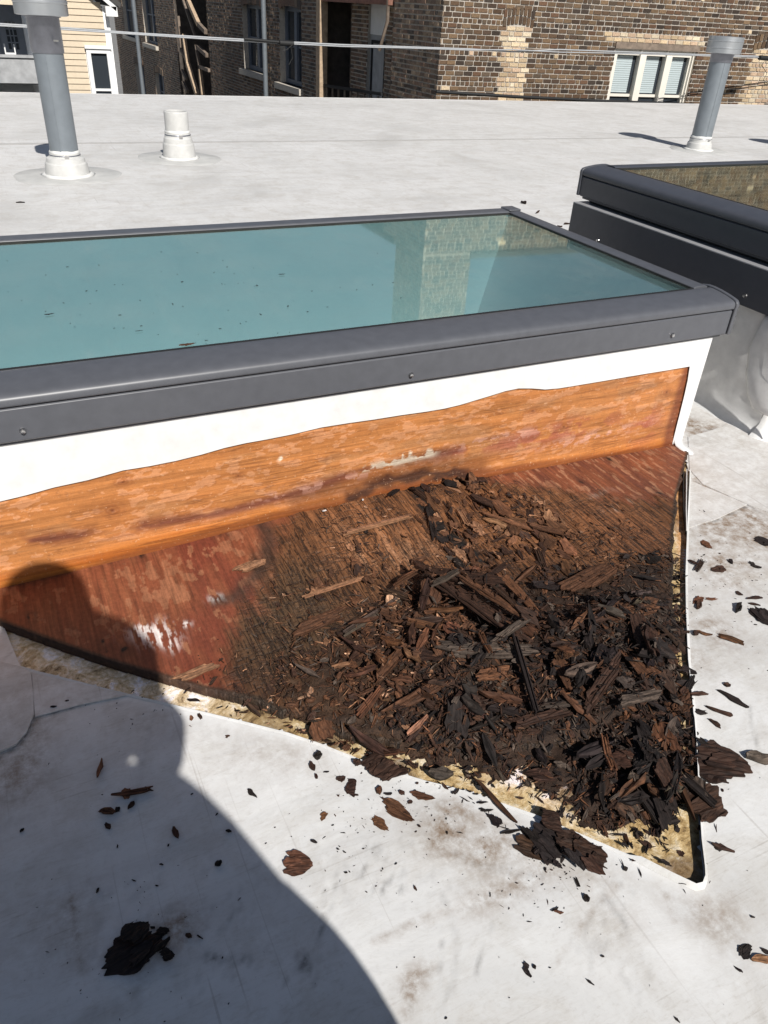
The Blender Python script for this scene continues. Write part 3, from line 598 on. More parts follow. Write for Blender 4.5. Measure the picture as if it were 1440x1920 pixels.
def skylight(root, u0, u1, z0, mats, depth=.975, shaft=None, inside='shaft'):
    """curved bar on the v = 0 side; local x along it, y inwards; z0 = bottom of the frame"""
    fr, zt = mats, z0 + .098
    prof = [(0, z0+.0645), (-.0018, z0+.067), (-.0018, z0+.0755), (.0012, z0+.0805), (.0065, z0+.0838), (.014, z0+.0858), (.030, z0+.0888), (.055, z0+.0918), (.076, z0+.0930), (.088, z0+.0927), (.093, z0+.0895), (.093, z0+.050), (.006, z0+.050), (.006, z0+.0645)]
    mb = MB(); mb.prism([(u0, v, z) for v, z in prof], (u1-u0, 0, 0)); mb.build('front_bar', M[fr], root, .0012)
    pl = [(.0022, z0+.0615), (0, z0+.0595), (0, z0+.003), (.0035, z0), (.014, z0), (.014, z0-.009), (.019, z0-.009), (.019, z0+.049), (.006, z0+.049), (.006, z0+.0615)]
    mb = MB(); mb.prism([(u0+.003, v, z) for v, z in pl], (u1-u0-.006, 0, 0)); ap = mb.build('front_plate', M[fr], root, .0008)
    cap = [(-.0045, z0+.001), (-.0045, z0+.066), (-.0055, z0+.072), (-.0045, z0+.080), (.002, z0+.0865), (.014, z0+.0895), (.030, z0+.0922), (.055, z0+.0955), (.080, z0+.0970), (.098, z0+.0965), (.120, z0+.092), (.120, z0+.07), (.05, z0+.02), (.022, z0+.001)]
    for (ua, w) in ((u1-.0005, .011), (u0-.0105, .011)):
        mb = MB(); mb.prism([(ua, v, z) for v, z in cap], (w, 0, 0)); mb.build('end_cap', M[fr], root, .003)
    for (a, b_) in ((u1-.048, u1-.002), (u0+.002, u0+.048)):
        mb = MB(); mb.prism([(a, .0945, z0+.03), (b_, .0945, z0+.03), (b_, .0945, z0+.0935), (b_-.012, .0945, z0+.0965), (a+.008, .0945, z0+.0955), (a, .0945, z0+.0925)][::-1], (0, depth-.0945, 0)); mb.build('side_bar', M[fr], root, .0015)
    mb = MB(); mb.prism([(u0+.006, depth-.050, z0+.03), (u0+.006, depth, z0+.03), (u0+.006, depth+.001, z0+.088), (u0+.006, depth-.006, z0+.0975), (u0+.006, depth-.046, z0+.0965), (u0+.006, depth-.050, z0+.0925)], (u1-u0-.012, 0, 0)); mb.build('back_bar', M[fr], root, .0015)
    for ua in (u1-.05, u0+.004):
        mb = MB(); mb.box((ua, depth-.052, z0+.095), (ua+.046, depth+.003, z0+.1015)); mb.build('corner_piece', M[fr], root, .003)
    gk = MB()
    for q in (((u0+.0485, .0935, z0+.087), (u1-.0485, .0975, z0+.0925)), ((u0+.0485, depth-.0545, z0+.087), (u1-.0485, depth-.0505, z0+.0925)), ((u0+.0485, .0975, z0+.087), (u0+.0525, depth-.0545, z0+.0925)), ((u1-.0525, .0975, z0+.087), (u1-.0485, depth-.0545, z0+.0925))): gk.box(*q)
    gk.build('gasket', M['frame_dark'], root)
    mb = MB(); mb.add([(u0+.0485, .0935, z0+.0895), (u1-.0485, .0935, z0+.0895), (u1-.0485, depth-.0505, z0+.0895), (u0+.0485, depth-.0505, z0+.0895)], [(0,1,2,3)])
    mb.build('glass_pane', M['pane'], root)
    # light shaft below the pane: front, back, two ends (one splayed), floor
    a0, a1, v0, v1, zt_, zb = u0+.05, u1-.05, .10, depth-.052, z0+.086, -2.2
    sp0, sp1 = (shaft or (0, 0)); mb = MB()
    T = [(a0, v0, zt_), (a1, v0, zt_), (a1, v1, zt_), (a0, v1, zt_)]; Bm = [(a0+sp0, v0, zb), (a1-sp1, v0, zb), (a1-sp1, v1, zb), (a0+sp0, v1, zb)]
    mb.add(T + Bm, [(0,1,5,4), (1,2,6,5), (2,3,7,6), (3,0,4,7), (4,5,6,7)]); mb.build('light_shaft', M[inside], root)
    return ap
def screw(parent, p, nrm, r=.0042, m='steel'):
    nrm = Vector(nrm); a = nrm.orthogonal().normalized(); b_ = nrm.cross(a); p = Vector(p); mb = MB()
    for (rr, h, r2_, h2) in ((r*1.55, 0, r*1.45, .0012), (r, .0012, r*.9, .005), (r*.9, .005, .0004, .0056)):
        vs = [p + (a*math.cos(t)+b_*math.sin(t))*rr + nrm*h for t in [k*math.pi/5 for k in range(10)]] + [p + (a*math.cos(t)+b_*math.sin(t))*r2_ + nrm*h2 for t in [k*math.pi/5 for k in range(10)]]
        mb.add(vs, [(k, (k+1)%10, 10+(k+1)%10, 10+k) for k in range(10)])
    return mb.build('screw', M[m], parent)

root = empty('skylight', (0, CY-.02, 0)); tag(root, 'skylight with teal glass, torn white curb and bare orange wood below its grey frame', 'skylight', 'skylights on the white roof')
ap = skylight(root, -.55, 1.592, .312, 'frame', .975, (0, .62))
for px, py in ((43,808),(770,703),(1260,628)):
    p = aty(px, py, CY-.02); screw(ap, (p.x, -.0005, p.z), (0,-1,0))
o = grid('curb_board', bx, bz, yk, np.ones((209, 1299), bool), C.reshape(-1, 3), [wood('water stained curb wood', 'x', 60, 170, .55, .45)], root, plane='xz', const=.0205, flip=False)
side = MB()
side.box((1.536, .024, -.02), (1.566, .955, .308)); side.box((-.53, .024, -.02), (-.50, .955, .308)); side.box((-.4995, .93, -.02), (1.5355, .955, .308))
side.build('curb_upstand', M['curbwhite'], root)
bk = MB(); bk.box((-.4995, .030, -.02), (1.5355, .075, .308)); bk.build('curb_core', M['old_wood'], root)
wave = [(-60,960),(0,938),(50,926),(100,912),(165,898),(230,880),(280,872),(330,862),(375,851),(420,838),(460,829),(500,822),(550,812),(600,800),(650,792),(700,785),(750,777),(800,770),(830,765),(860,758),(890,749),(920,740),(945,732),(970,727),(995,727),(1020,729),(1045,727),(1070,723),(1130,713),(1200,701),(1250,693),(1291,686)]
lowe = [WZ(*p) for p in wave]
inner = [WZ(1290,692), WZ(1287,712), WZ(1281,740), WZ(1272,776), WZ(1264,808), WZ(1258,832)]
poly = [(-.56, .310)] + [(-.56, lowe[0][1])] + lowe + inner + [(1.538, .004), (1.5675, .002), (1.5675, .310)]
mb = MB(); mb.prism([(x, .0172, z) for x, z in poly], (0, -.0022, 0)); mb.build('curb_membrane', M['curbwhite'], root, .0006, 1)
# foot of the cut strip, curling out on to the roof
ft = MB(); vs = []; fs = []
for k, (xa, xb, v, z) in enumerate(((1.5385, 1.5672, .0148, .022), (1.5385, 1.5672, .012, .011), (1.537, 1.567, .003, .0055), (1.536, 1.566, -.014, .0042), (1.538, 1.562, -.032, .0036), (1.543, 1.553, -.046, .0032))):
    vs += [(xa, v, z), (xb, v, z)]
for k in range(5): fs.append((2*k, 2*k+2, 2*k+3, 2*k+1))
ft.add(vs, fs, None, 0, True)
o = ft.build('membrane_foot', M['curbwhite'], root); s_ = o.modifiers.new('t', 'SOLIDIFY'); s_.thickness = .002

root2 = empty('skylight', (1.814, 0, 0), -math.pi/2); tag(root2, 'skylight with charcoal raised frame on a tall dark skirt, cut off by the picture edge', 'skylight', 'skylights on the white roof')
skylight(root2, -2.185, -1.222, .448, 'frame2', 1.25, None, 'recess')
mb = MB(); mb.box((-2.180, -.022, .322), (-1.227, -.016, .4265)); mb.box((-2.1795, -.0158, .322), (-1.2275, -.012, .4262)); mb.box((-2.1795, -.0118, .322), (-2.1735, 1.2, .4262)); mb.box((-1.2335, -.0118, .322), (-1.2275, 1.2, .4262))
sk = mb.build('skirt_panel', M['frame2'], root2, .001)
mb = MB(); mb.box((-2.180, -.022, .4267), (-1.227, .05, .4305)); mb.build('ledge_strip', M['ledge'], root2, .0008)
mb = MB(); mb.box((-2.16, .03, .431), (-1.245, 1.2, .4385)); mb.build('shadow_gap', M['frame_dark'], root2)
mb = MB(); mb.box((-2.16, .036, .4390), (-1.245, .09, .50)); mb.build('inner_kerb', M['frame_dark'], root2)
for px, py in ((1131,450),(1408,553)):
    p = atx(px, py, 1.814); screw(sk, (-p.y, -.0225, p.z), (0,-1,0))
# its wrapped curb: wall with a soft fillet and wrinkled corner gusset
nu, nz = 120, 44; uu = np.linspace(-2.17, -1.245, nu); zz = np.linspace(0, 1, nz); U_, T_ = np.meshgrid(uu, zz)
Zc = T_*.326; wr = .016*(N1.fbm(U_*9, Zc*12+3, 3)-.5)*sstep(-1.55, -1.35, U_) + .003*(N2.fbm(U_*6, Zc*6, 3)-.5)
Zc = Zc - .004; Vc = .004 - .035*np.exp(-(Zc+.004)/.018) - wr*.9
vs = [(float(U_[j,i]), float(Vc[j,i]), float(Zc[j,i])) for j in range(nz) for i in range(nu)]
fs = [(j*nu+i, j*nu+i+1, (j+1)*nu+i+1, (j+1)*nu+i) for j in range(nz-1) for i in range(nu-1)]
mb = MB(); mb.add(vs, fs, None, 0, True); mb.build('curb_wrap', M['curbwhite'], root2)
# front return of the curb (sunlit) with rounded corner
mb = MB(); vs = []; fs = []; nn = 26
for k in range(nn):
    t = k/(nn-1)
    if t < .4: a_ = t/.4*math.pi/2; x_ = -1.245 + .03*math.sin(a_); y_ = .004 + .038*(1-math.cos(a_))
    else: x_ = -1.215; y_ = .042 + (t-.4)*1.6
    for j in range(10):
        z_ = j/9*.326; f_ = .035*math.exp(-z_/.018); w_ = 0
        vs.append((x_ + f_*math.sin(min(t/.4, 1)*math.pi/2) + w_, y_ - f_*math.cos(min(t/.4, 1)*math.pi/2), z_))
for k in range(nn-1):
    for j in range(9): fs.append((k*10+j, (k+1)*10+j, (k+1)*10+j+1, k*10+j+1))
mb.add(vs, fs, None, 0, True); mb.build('curb_wrap', M['curbwhite'], root2)
# folded gusset strip with raised edge on the wrapped corner
mb = MB(); gl_ = [atx(1437,590,1.806), atx(1418,625,1.804), atx(1406,650,1.802), atx(1400,700,1.799), atx(1403,740,1.797), atx(1412,765,1.795)]
vs = []
for q in range(21):
    f = q/20*(len(gl_)-1); i_ = min(int(f), len(gl_)-2); a = gl_[i_].lerp(gl_[i_+1], f-i_)
    for (du, dv) in ((0, 0), (.012, -.004), (.05, -.003 - .006*math.sin(q*.5)), (.085, -.002), (.13, .004)): vs.append((-a.y+du, a.x-1.814+dv, a.z))
mb.add(vs, [(q*5+k, q*5+k+1, q*5+k+6, q*5+k+5) for q in range(20) for k in range(4)], None, 0, True)
o = mb.build('corner_gusset', M['curbwhite'], root2); s_ = o.modifiers.new('t', 'SOLIDIFY'); s_.thickness = .003
# ------------------------------------------------------------------ flues and vent stub
def flashing(root, r, seed):
    mb = MB(); n = 56; vs = []; rr_ = []
    for (f, z) in ((1.0, .0005), (.985, .003), (.62, .0035), (.40, .006)):
        for k in range(n):
            t = 2*math.pi*k/n; w = 1 + .05*math.sin(2*t+seed) + .025*math.sin(5*t+seed*2) + .012*math.sin(11*t)
            vs.append((r*f*w*math.cos(t), r*f*w*math.sin(t), z))
    fs = [(i*n+k, i*n+(k+1)%n, (i+1)*n+(k+1)%n, (i+1)*n+k) for i in range(3) for k in range(n)]
    mb.add(vs, fs, None, 0, True); return mb.build('flashing_disc', M['flash'], root)
def caulk(root, r, z, seed, h=.012):
    mb = MB(); mb.lathe([(r+.001, z-h), (r+.006, z-h*.6), (r+.007, z), (r+.004, z+h*.5), (r-.001, z+h)], (0,0,0), 40, wob=.03); return mb.build('sealant_bead', M['caulk'], root)
def boot(root, R, pr_, k, seed):
    mb = MB(); mb.lathe([(R*1.05, .004), (R, .012), (R*.985, .018), (R*.93, .072*k), (R*.90, .078*k), (R*.87, .079*k), (R*.84, .100*k), (pr_+.010, .108*k), (pr_+.006, .125*k), (pr_+.001, .126*k)], n=48, sharp=True); b_ = mb.build('boot', M['pvc'], root)
    mb = MB(); mb.lathe([(R*1.0, .001), (R*1.22, .004), (R*1.06, .013), (R*.995, .016)], n=48, wob=.05); mb.build('sealant_skirt', M['caulk'], root)
    mb = MB(); mb.lathe([(pr_+.0065, .107*k), (pr_+.0085, .108*k), (pr_+.0085, .120*k), (pr_+.0065, .121*k)], n=44)
    c_ = mb.build('hose_clamp', M['galv_dark'], root)
    s2 = MB(); s2.box((-.012, -pr_-.017, .106*k), (.012, -pr_-.008, .122*k)); s2.build('clamp_screw', M['steel'], c_)
    caulk(root, pr_, .132*k, seed)
def flue(base, R, pr_, kb, zt, cap_r, cap_z0, cap_z1, lean, label, seam=True, collar=True):
    root = empty('flue_pipe', base); tag(root, label, 'flue pipe', 'galvanised flues on the roof')
    flashing(root, R*2.35, base[0]); boot(root, R, pr_, kb, 1)
    mb = MB(); mb.lathe([(pr_, .10*kb), (pr_, zt)], n=48); o = mb.build('pipe', M['galv'], root)
    sm = MB(); a = math.radians(-112); sm.obox((pr_*.985*math.cos(a), pr_*.985*math.sin(a), .14*kb), (-.006*math.sin(a), .006*math.cos(a), 0), (.004*math.cos(a), .004*math.sin(a), 0), (0,0,zt-.14*kb-.005)); sm.build('pipe_seam', M['galv'], o)
    mb = MB(); mb.lathe([(pr_+.002, zt-.005), (pr_+.006, zt), (pr_+.006, cap_z0-.012), (pr_+.016, cap_z0-.010), (pr_+.016, cap_z0-.004), (pr_-.01, cap_z0-.004)], n=48); c_ = mb.build('collar', M['galv_dark'], root)
    mb = MB(); mb.box((.03, -pr_-.010, zt+.055), (.055, -pr_-.003, zt+.063)); mb.build('collar_tab', M['steel'], c_)
    h = cap_z1-cap_z0
    mb = MB(); mb.lathe([(pr_*.9, cap_z0+.012), (cap_r*.93, cap_z0-.004), (cap_r, cap_z0), (cap_r*1.0, cap_z0+h*.28), (cap_r*1.022, cap_z0+h*.30), (cap_r*1.022, cap_z0+h*.34), (cap_r, cap_z0+h*.36), (cap_r, cap_z0+h*.70), (cap_r*1.022, cap_z0+h*.72), (cap_r*1.022, cap_z0+h*.76), (cap_r, cap_z0+h*.78), (cap_r*.99, cap_z1), (cap_r*.55, cap_z1+.002), (.001, cap_z1+.004)], n=52, sharp=True); mb.build('rain_cap', M['galv_bright'], root)
    root.rotation_euler = (lean[1], lean[0], 0)
    return root
p = at(128, 329); flue((p.x, p.y, 0), .128, .080, 1.0, .64, .138, .815, 1.00, (0, 0), 'taller looking flue pipe at the picture corner in front of the yellow clapboard house')
p = at(1309, 281); flue((p.x, p.y, 0), .115, .088, .82, .70, .145, .765, .885, (0, 0), 'flue pipe whose band cap stands before the triple window')
q = at(1405, 262); flue((q.x-.95*.035+.12, q.y-.95*1.057, 0), .115, .088, .82, .70, .145, .765, .885, (0, 0), 'flue pipe beyond the picture edge, seen only by its shadow on the roof')
p = at(337, 297); root = empty('vent_stub', (p.x, p.y, 0)); tag(root, 'short open white vent stub with steel clamp, its foot on a grey flashing disc', 'vent pipe')
flashing(root, .285, 4); boot(root, .112, .078, 1.28, 2)
mb = MB(); mb.lathe([(.078, .10), (.079, .16), (.079, .285), (.0785, .292), (.070, .293), (.069, .286), (.069, .12)], n=44); mb.build('pipe', M['pvc'], root)

# ------------------------------------------------------------------ brick walls
DARKB = [(.092,.058,.036),(.125,.080,.050),(.072,.048,.034),(.15,.098,.058),(.052,.039,.031),(.155,.103,.062),(.115,.066,.041),(.10,.072,.050)]
TANB = [(.52,.40,.26),(.46,.35,.22),(.58,.46,.31),(.40,.29,.19),(.50,.36,.25),(.60,.50,.36)]
BROWNB = [(.22,.155,.115),(.27,.20,.145),(.17,.125,.095),(.32,.24,.17),(.14,.115,.095),(.25,.165,.12)]  # side-wall bricks, made paler to offset the grazing light
CH = .0675
def spans(a, b, cuts):
    out = [(a, b)]
    for (c, d) in cuts:
        nx = []
        for (p_, q_) in out:
            if d <= p_ or c >= q_: nx.append((p_, q_)); continue
            if c > p_: nx.append((p_, c))
            if d < q_: nx.append((d, q_))
        out = nx
    return out
def brick_box(mb, P0, t, n, ta, tb, za, zb, out_, col, dep=.02, back=.0):
    o = P0 + t*ta + Vector((0,0,za)) - n*back
    jit = [rng.uniform(-.003, .003) for _ in range(8)]
    vs = [o, o+t*(tb-ta), o+t*(tb-ta)+Vector((0,0,zb-za)), o+Vector((0,0,zb-za))]
    fr = [q + n*(out_) for q in vs]
    fr = [fr[0]+t*jit[0]+Vector((0,0,abs(jit[1]))), fr[1]+t*jit[2]+Vector((0,0,abs(jit[3]))), fr[2]+t*jit[4]-Vector((0,0,abs(jit[5]))), fr[3]+t*jit[6]-Vector((0,0,abs(jit[7])))]
    bk_ = [q - n*dep for q in vs]
    mb.add(bk_ + fr, [(4,5,6,7), (0,1,5,4), (1,2,6,5), (2,3,7,6), (3,0,4,7)], col)
def brick_wall(root, P0, t, n, t0, t1, z0, z1, openings=(), pal=DARKB, mortar='mortar', parts=None, stuff=None, recess=.012, tan=(), hdr=6, reveal=.12, reveal_mat='mortar'):
    """openings: (ta,tb,za,zb); tan: (ta,tb,za,zb) areas of paler replaced brick; parts: list collecting single bricks"""
    ts = sorted({t0, t1, *[v for o in openings for v in o[:2] if t0 < v < t1]}); zs = sorted({z0, z1, *[v for o in openings for v in o[2:4] if z0 < v < z1]})
    mb = MB()
    for i in range(len(ts)-1):
        for j in range(len(zs)-1):
            tm, zm = (ts[i]+ts[i+1])/2, (zs[j]+zs[j+1])/2
            if any(o[0] < tm < o[1] and o[2] < zm < o[3] for o in openings): continue
            a = P0 + t*ts[i] + Vector((0,0,zs[j])) - n*recess; w = t*(ts[i+1]-ts[i]); h = Vector((0,0,zs[j+1]-zs[j]))
            mb.add([a, a+w, a+w+h, a+h], [(0,1,2,3)])
    for o in openings:
        ta, tb, za, zb = max(o[0], t0), min(o[1], t1), max(o[2], z0), min(o[3], z1)
        q = [P0 + t*ta + Vector((0,0,za)), P0 + t*tb + Vector((0,0,za)), P0 + t*tb + Vector((0,0,zb)), P0 + t*ta + Vector((0,0,zb))]
        f = [v - n*recess for v in q]; b_ = [v - n*reveal for v in q]
        mb.add(f + b_, [(0,4,5,1), (1,5,6,2), (2,6,7,3), (3,7,4,0)], None, 1)
    mb.build('mortar_wall', [M[mortar], M[reveal_mat]], root)
    k0 = int(math.floor(z0/CH)); k1 = int(math.ceil(z1/CH))
    for k in range(k0, k1):
        za, zb = max(k*CH, z0), min(k*CH + CH-.017, z1)
        if zb - za < .02: continue
        header = (k % hdr == 0); L = .078 if header else .152; x = t0 - rng.uniform(0, L) + (0 if k % 2 else L/2)
        cuts = [(o[0], o[1]) for o in openings if o[2] < (za+zb)/2 < o[3]]
        while x < t1:
            LL = L*rng.choice((1, 1, 1, 1, .52, .97)) if not header else L
            for (ta, tb) in spans(max(x, t0), min(x+LL-.015, t1), cuts):
                if tb-ta < .02: continue
                tm = (ta+tb)/2; zm = (za+zb)/2
                tn = any(o[0] < tm < o[1] and o[2] < zm < o[3] for o in (tan or ())) or rng.random() < (.008 if tan is not False else 0)
                col = rng.choice(TANB if tn else pal); f = rng.uniform(.78, 1.22); col = tuple(c*f for c in col)
                args = (P0, t, n, ta + rng.uniform(-.002,.002), tb, za + rng.uniform(-.002,.002), zb, rng.uniform(-.004, .003), col)
                if parts is not None: parts.append(args)
                else: brick_box(stuff, *args)
            x += LL
def pane_window(root, P0, t, n, ta, tb, za, zb, trim, dep=.08, rails=(.5,), mulls=(), tw=.05, name='window', frame_out=.0, blind=None):
    """a framed sash window set back in its opening"""
    mb = MB(); o = P0 - n*dep
    def bx_(a, b_, c, d, d0, d1): mb.obox(o + t*a + Vector((0,0,c)) + n*d0, t*(b_-a), -n*(d0-d1)*-1 if False else n*(d1-d0), Vector((0,0,d-c)))
    for (a, b_, c, d) in ((ta, ta+tw, za, zb), (tb-tw, tb, za, zb), (ta+tw, tb-tw, zb-tw, zb), (ta+tw, tb-tw, za, za+tw)): bx_(a, b_, c, d, .0, .05+frame_out)
    for m_ in mulls: bx_(m_-tw*.8, m_+tw*.8, za+tw, zb-tw, .0, .06+frame_out)
    w = mb.build(name, M[trim], root)
    edges = [ta+tw] + [e for m_ in mulls for e in (m_-tw*.8, m_+tw*.8)] + [tb-tw]
    for i in range(0, len(edges), 2):
        a, b_ = edges[i], edges[i+1]
        mb = MB()
        for r_ in rails:
            zr = za + (zb-za)*r_; mb.obox(o + t*a + Vector((0,0,zr-.02)) + n*.008, t*(b_-a), n*.03, Vector((0,0,.04)))
        if rails: mb.build('sash', M[trim], w)
        mb = MB(); q = o + n*.006
        mb.add([q+t*a+Vector((0,0,za+tw)), q+t*b_+Vector((0,0,za+tw)), q+t*b_+Vector((0,0,zb-tw)), q+t*a+Vector((0,0,zb-tw))], [(0,1,2,3)]); mb.build('pane', M['glass_dark'], w)
        if blind:
            q = o + n*.0085; z_0 = za+(zb-za)*blind[0]; z_1 = za+(zb-za)*blind[1]; mb = MB(); ns = max(6, int((z_1-z_0)/.03)); bw = (b_-a)
            for k in range(ns):
                c = z_0 + (z_1-z_0)*k/ns; mb.obox(q+t*(a+bw*.03)+Vector((0,0,c)), t*bw*.80, n*.004, Vector((0,0,(z_1-z_0)/ns*.86)))
            mb.build('blind', M['blind'], w)
    return w

c0 = EYE + ray(825, 93)*11.3; CX, CYY = c0.x, c0.y
bld = empty('brick_building', (CX, CYY, 0)); tag(bld, 'dark brick apartment building with sunlit front, corner chimney and bricked-up window', 'building')
def loc(v): return Vector((v.x-CX, v.y-CYY, v.z))
A95 = math.radians(95); T1 = Vector((math.sin(A95), math.cos(A95), 0)); NF = Vector((T1.y, -T1.x, 0))
if NF.dot(Vector((0,-1,0))) < 0: NF = -NF
C0 = Vector((0, 0, 0))
def ft(px, py): v = atp(px, py, (CX, CYY, 0), NF) - Vector((CX, CYY, 0)); return v.dot(T1), v.z
parts = []; st = MB()
wL, wH = ft(1155, 78); wR, _ = ft(1306, 90); wZ0 = -.75; wL = ft(1147, 135)[0]
wR = ft(1298, 140)[0]
iL = ft(937, 120)[0]; iR = ft(986, 120)[0]; iT = ft(965, 52)[1]
i2L = ft(1398, 150)[0]; i2R = ft(1450, 150)[0]; i2T = ft(1415, 95)[1]
arch = [(iL-.03, iR+.05, iT, iT+.235), (i2L-.03, i2R+.03, i2T, i2T+.235)]
brick_wall(bld, C0, T1, NF, 0, 9.5, -1.2, 3.34, [(wL, wR, wZ0, wH)] + arch, DARKB, 'mortar', parts=parts, tan=[(iL, iR, -2, iT), (i2L, i2R, -2, i2T), (wL-.25, wR+.1, wH, wH+.16)], reveal=.14)
for (a, b_, z_0, z_1) in arch:           # soldier arches over the bricked-up openings
    mb = MB(); q = C0 + T1*a + Vector((0,0,z_0)) - NF*.012; mb.add([q, q+T1*(b_-a), q+T1*(b_-a)+Vector((0,0,z_1-z_0)), q+Vector((0,0,z_1-z_0))], [(0,1,2,3)]); mb.build('arch_bed', M['mortar'], bld)
    nb = 8
    for row in range(2):
        for k in range(nb):
            f = (k+.5)/nb-.5; ta = a + (b_-a)*k/nb + .008; tb = a + (b_-a)*(k+1)/nb - .008; drop = -.10*f*f*2
            parts.append((C0, T1, NF, ta, tb, z_0+row*.113+.05+drop, z_0+row*.113+.15+drop, .004, rng.choice(DARKB)))
# chimney at the corner, one face of it flush with the front
SX = Vector((0, 1, 0)); NS = Vector((-1, 0, 0))
brick_wall(bld, C0, T1, NF, 0, .90, 3.34, 6.2, (), DARKB, 'mortar', stuff=st)
# side wall runs away along Y, in grazing light
sparts = []
brick_wall(bld, C0, SX, NS, 0, 1.62, -1.2, 6.2 if False else 3.34, (), BROWNB, 'mortar_lifted', parts=sparts, tan=False)
brick_wall(bld, C0, SX, NS, 0, 1.05, 3.34, 6.2, (), BROWNB, 'mortar_lifted', stuff=st, tan=False)
mb = MB(); mb.obox(C0 + SX*1.05 + Vector((.01,0,3.3)), (.88,-.075,0), (0,.02,0), (0,0,2.9)); mb.obox(C0 + T1*.90 + Vector((0,.02,3.3)), (.0,1.0,0), (-.02,0,0), (0,0,2.9)); mb.obox(C0+Vector((-.03,-.05,6.2)), T1*.97, SX*1.12, (0,0,.12)); mb.build('chimney_back', M['mortar_lifted'], bld)
mb = MB(); mb.obox(C0 + T1*.88 + NF*.03 + Vector((0,0,3.34)), T1*8.7, -NF*.30, (0,0,.09)); mb.obox(C0 + SX*1.07 + Vector((-.03,0,3.34)), (0,27.3,0), (.30,0,0), (0,0,.09)); mb.build('parapet_coping', M['roofing_dark'], bld)
mb = MB(); mb.obox(C0+Vector((.25,.3,3.30)), (9.3,-.6,0), (0,30,0), (0,0,.03)); mb.build('roof', M['roofing_dark'], bld)
# choose the 300 bricks that show largest
def key(a):
    q = a[0] + a[1]*(a[3]+a[4])/2 + Vector((CX, CYY, (a[5]+a[6])/2)); d = q - EYE; px = 720 + FPX*d.dot(right)/d.dot(fwd); py = 960 - FPX*d.dot(up)/d.dot(fwd)
    vis = -5 < px < 1445 and -2 < py < 197
    return (0 if vis else 1, -(a[4]-a[3])*(a[6]-a[5])*abs(a[2].dot(d.normalized()))/d.length_squared)
allb = sorted(parts + sparts, key=key)
protos = {}
for a in allb[:300]:
    P_, t_, n_, ta, tb, za, zb, out_, col = a
    kk = (round((tb-ta)/.02), round((zb-za)/.01), rng.randint(0, 2), t_.y > .5)
    if kk not in protos:
        mb = MB(); brick_box(mb, Vector((0,0,0)), t_, n_, -(tb-ta)/2, (tb-ta)/2, -(zb-za)/2, (zb-za)/2, 0.0, (1,1,1)); protos[kk] = mb.mesh('brick', M['brick'])
    o = link('brick', protos[kk], bld); o.location = P_ + t_*(ta+tb)/2 + Vector((0,0,(za+zb)/2)) + n_*out_; o.color = (*col, 1)
for a in allb[300:]: brick_box(st, *a)
# triple window
mb = MB(); mb.obox(C0 + T1*(wL-.02) + Vector((0,0,wH-.09)) - NF*.14, T1*(wR-wL+.04), NF*.155, (0,0,.09)); mb.build('lintel', M['old_wood'], bld)
m1 = ft(1216, 140)[0]; m2 = ft(1265, 140)[0]
w = wR-wL
pane_window(bld, C0, T1, NF, wL, wR, wZ0, wH-.09, 'cream', .13, (.50,), (wL+w*.36, wL+w*.68), .085, 'triple_window', .03, (.53, .93))
mb = MB()
for f in (.335, .655, .985): mb.obox(C0 + T1*(wL+w*f-.035) + Vector((0,0,wZ0)) - NF*.06, T1*.012, NF*.05, (0,0,wH-.09-wZ0))
mb.build('window_stop', M['cream'], bld)
# far side wall with windows
def sy(px, py=100): v = atx(px, py, CX); return v.y-CYY, v.z
yA, yB = sy(600)[0], sy(392)[0]; yC, yD = sy(333)[0], sy(222)[0]
def win(p0, p1, ptop, pbot): # px of far jamb, near jamb, head y px, sill y px
    a = sy(p1)[0]; b_ = sy(p0)[0]; return (a, b_, sy((p0+p1)/2, pbot)[1], sy((p0+p1)/2, ptop)[1])
W1 = win(456, 496, 8, 134); W2 = win(524, 565, 12, 160); W3 = win(239, 262, -30, 70); W4 = win(275, 297, -30, 84); W5 = win(250, 266, 118, 200); W6 = win(286, 302, 135, 205)
brick_wall(bld, C0, SX, NS, yA, yB, -3.0, 3.34, [W1, W2], BROWNB, 'mortar_lifted', stuff=st, tan=False, reveal_mat='stone', reveal=.2)
brick_wall(bld, C0, SX, NS, yC, yD, -4.0, 3.34, [W3, W4, W5, W6], BROWNB, 'mortar_lifted', stuff=st, tan=False, reveal_mat='stone', reveal=.2)
for (a, b_, z_0, z_1) in (W1, W2, W3, W4, W5, W6):
    pane_window(bld, C0, SX, NS, a, b_, z_0, z_1, 'bluegrey', .19, (.5,), ((a+b_)/2,), .09, 'window')
    mb = MB(); mb.obox(C0 + SX*(a-.12) + Vector((0,0,z_0-.12)) + NS*.10, SX*(b_-a+.24), -NS*.28, (0,0,.12)); mb.build('sill', M['stone'], bld)
    mb = MB(); nb = 7
    for k in range(nb):
        f = (k+.5)/nb-.5; brick_box(mb, C0, SX, NS, a+(b_-a)*k/nb+.01, a+(b_-a)*(k+1)/nb-.01, z_1+.01-.3*f*f, z_1+.21-.3*f*f, .012, rng.choice(BROWNB))
    mb.build('arch_bricks', M['brick'], bld)
for (px, r_) in ((505, .055), (266, .075)):
    y_ = sy(px)[0]; mb = MB(); mb.tube([C0 + Vector((-.11, y_, z)) for z in (-4, -1, 1, 3.3)], r_, 10); mb.build('downpipe', M['galv'], bld)
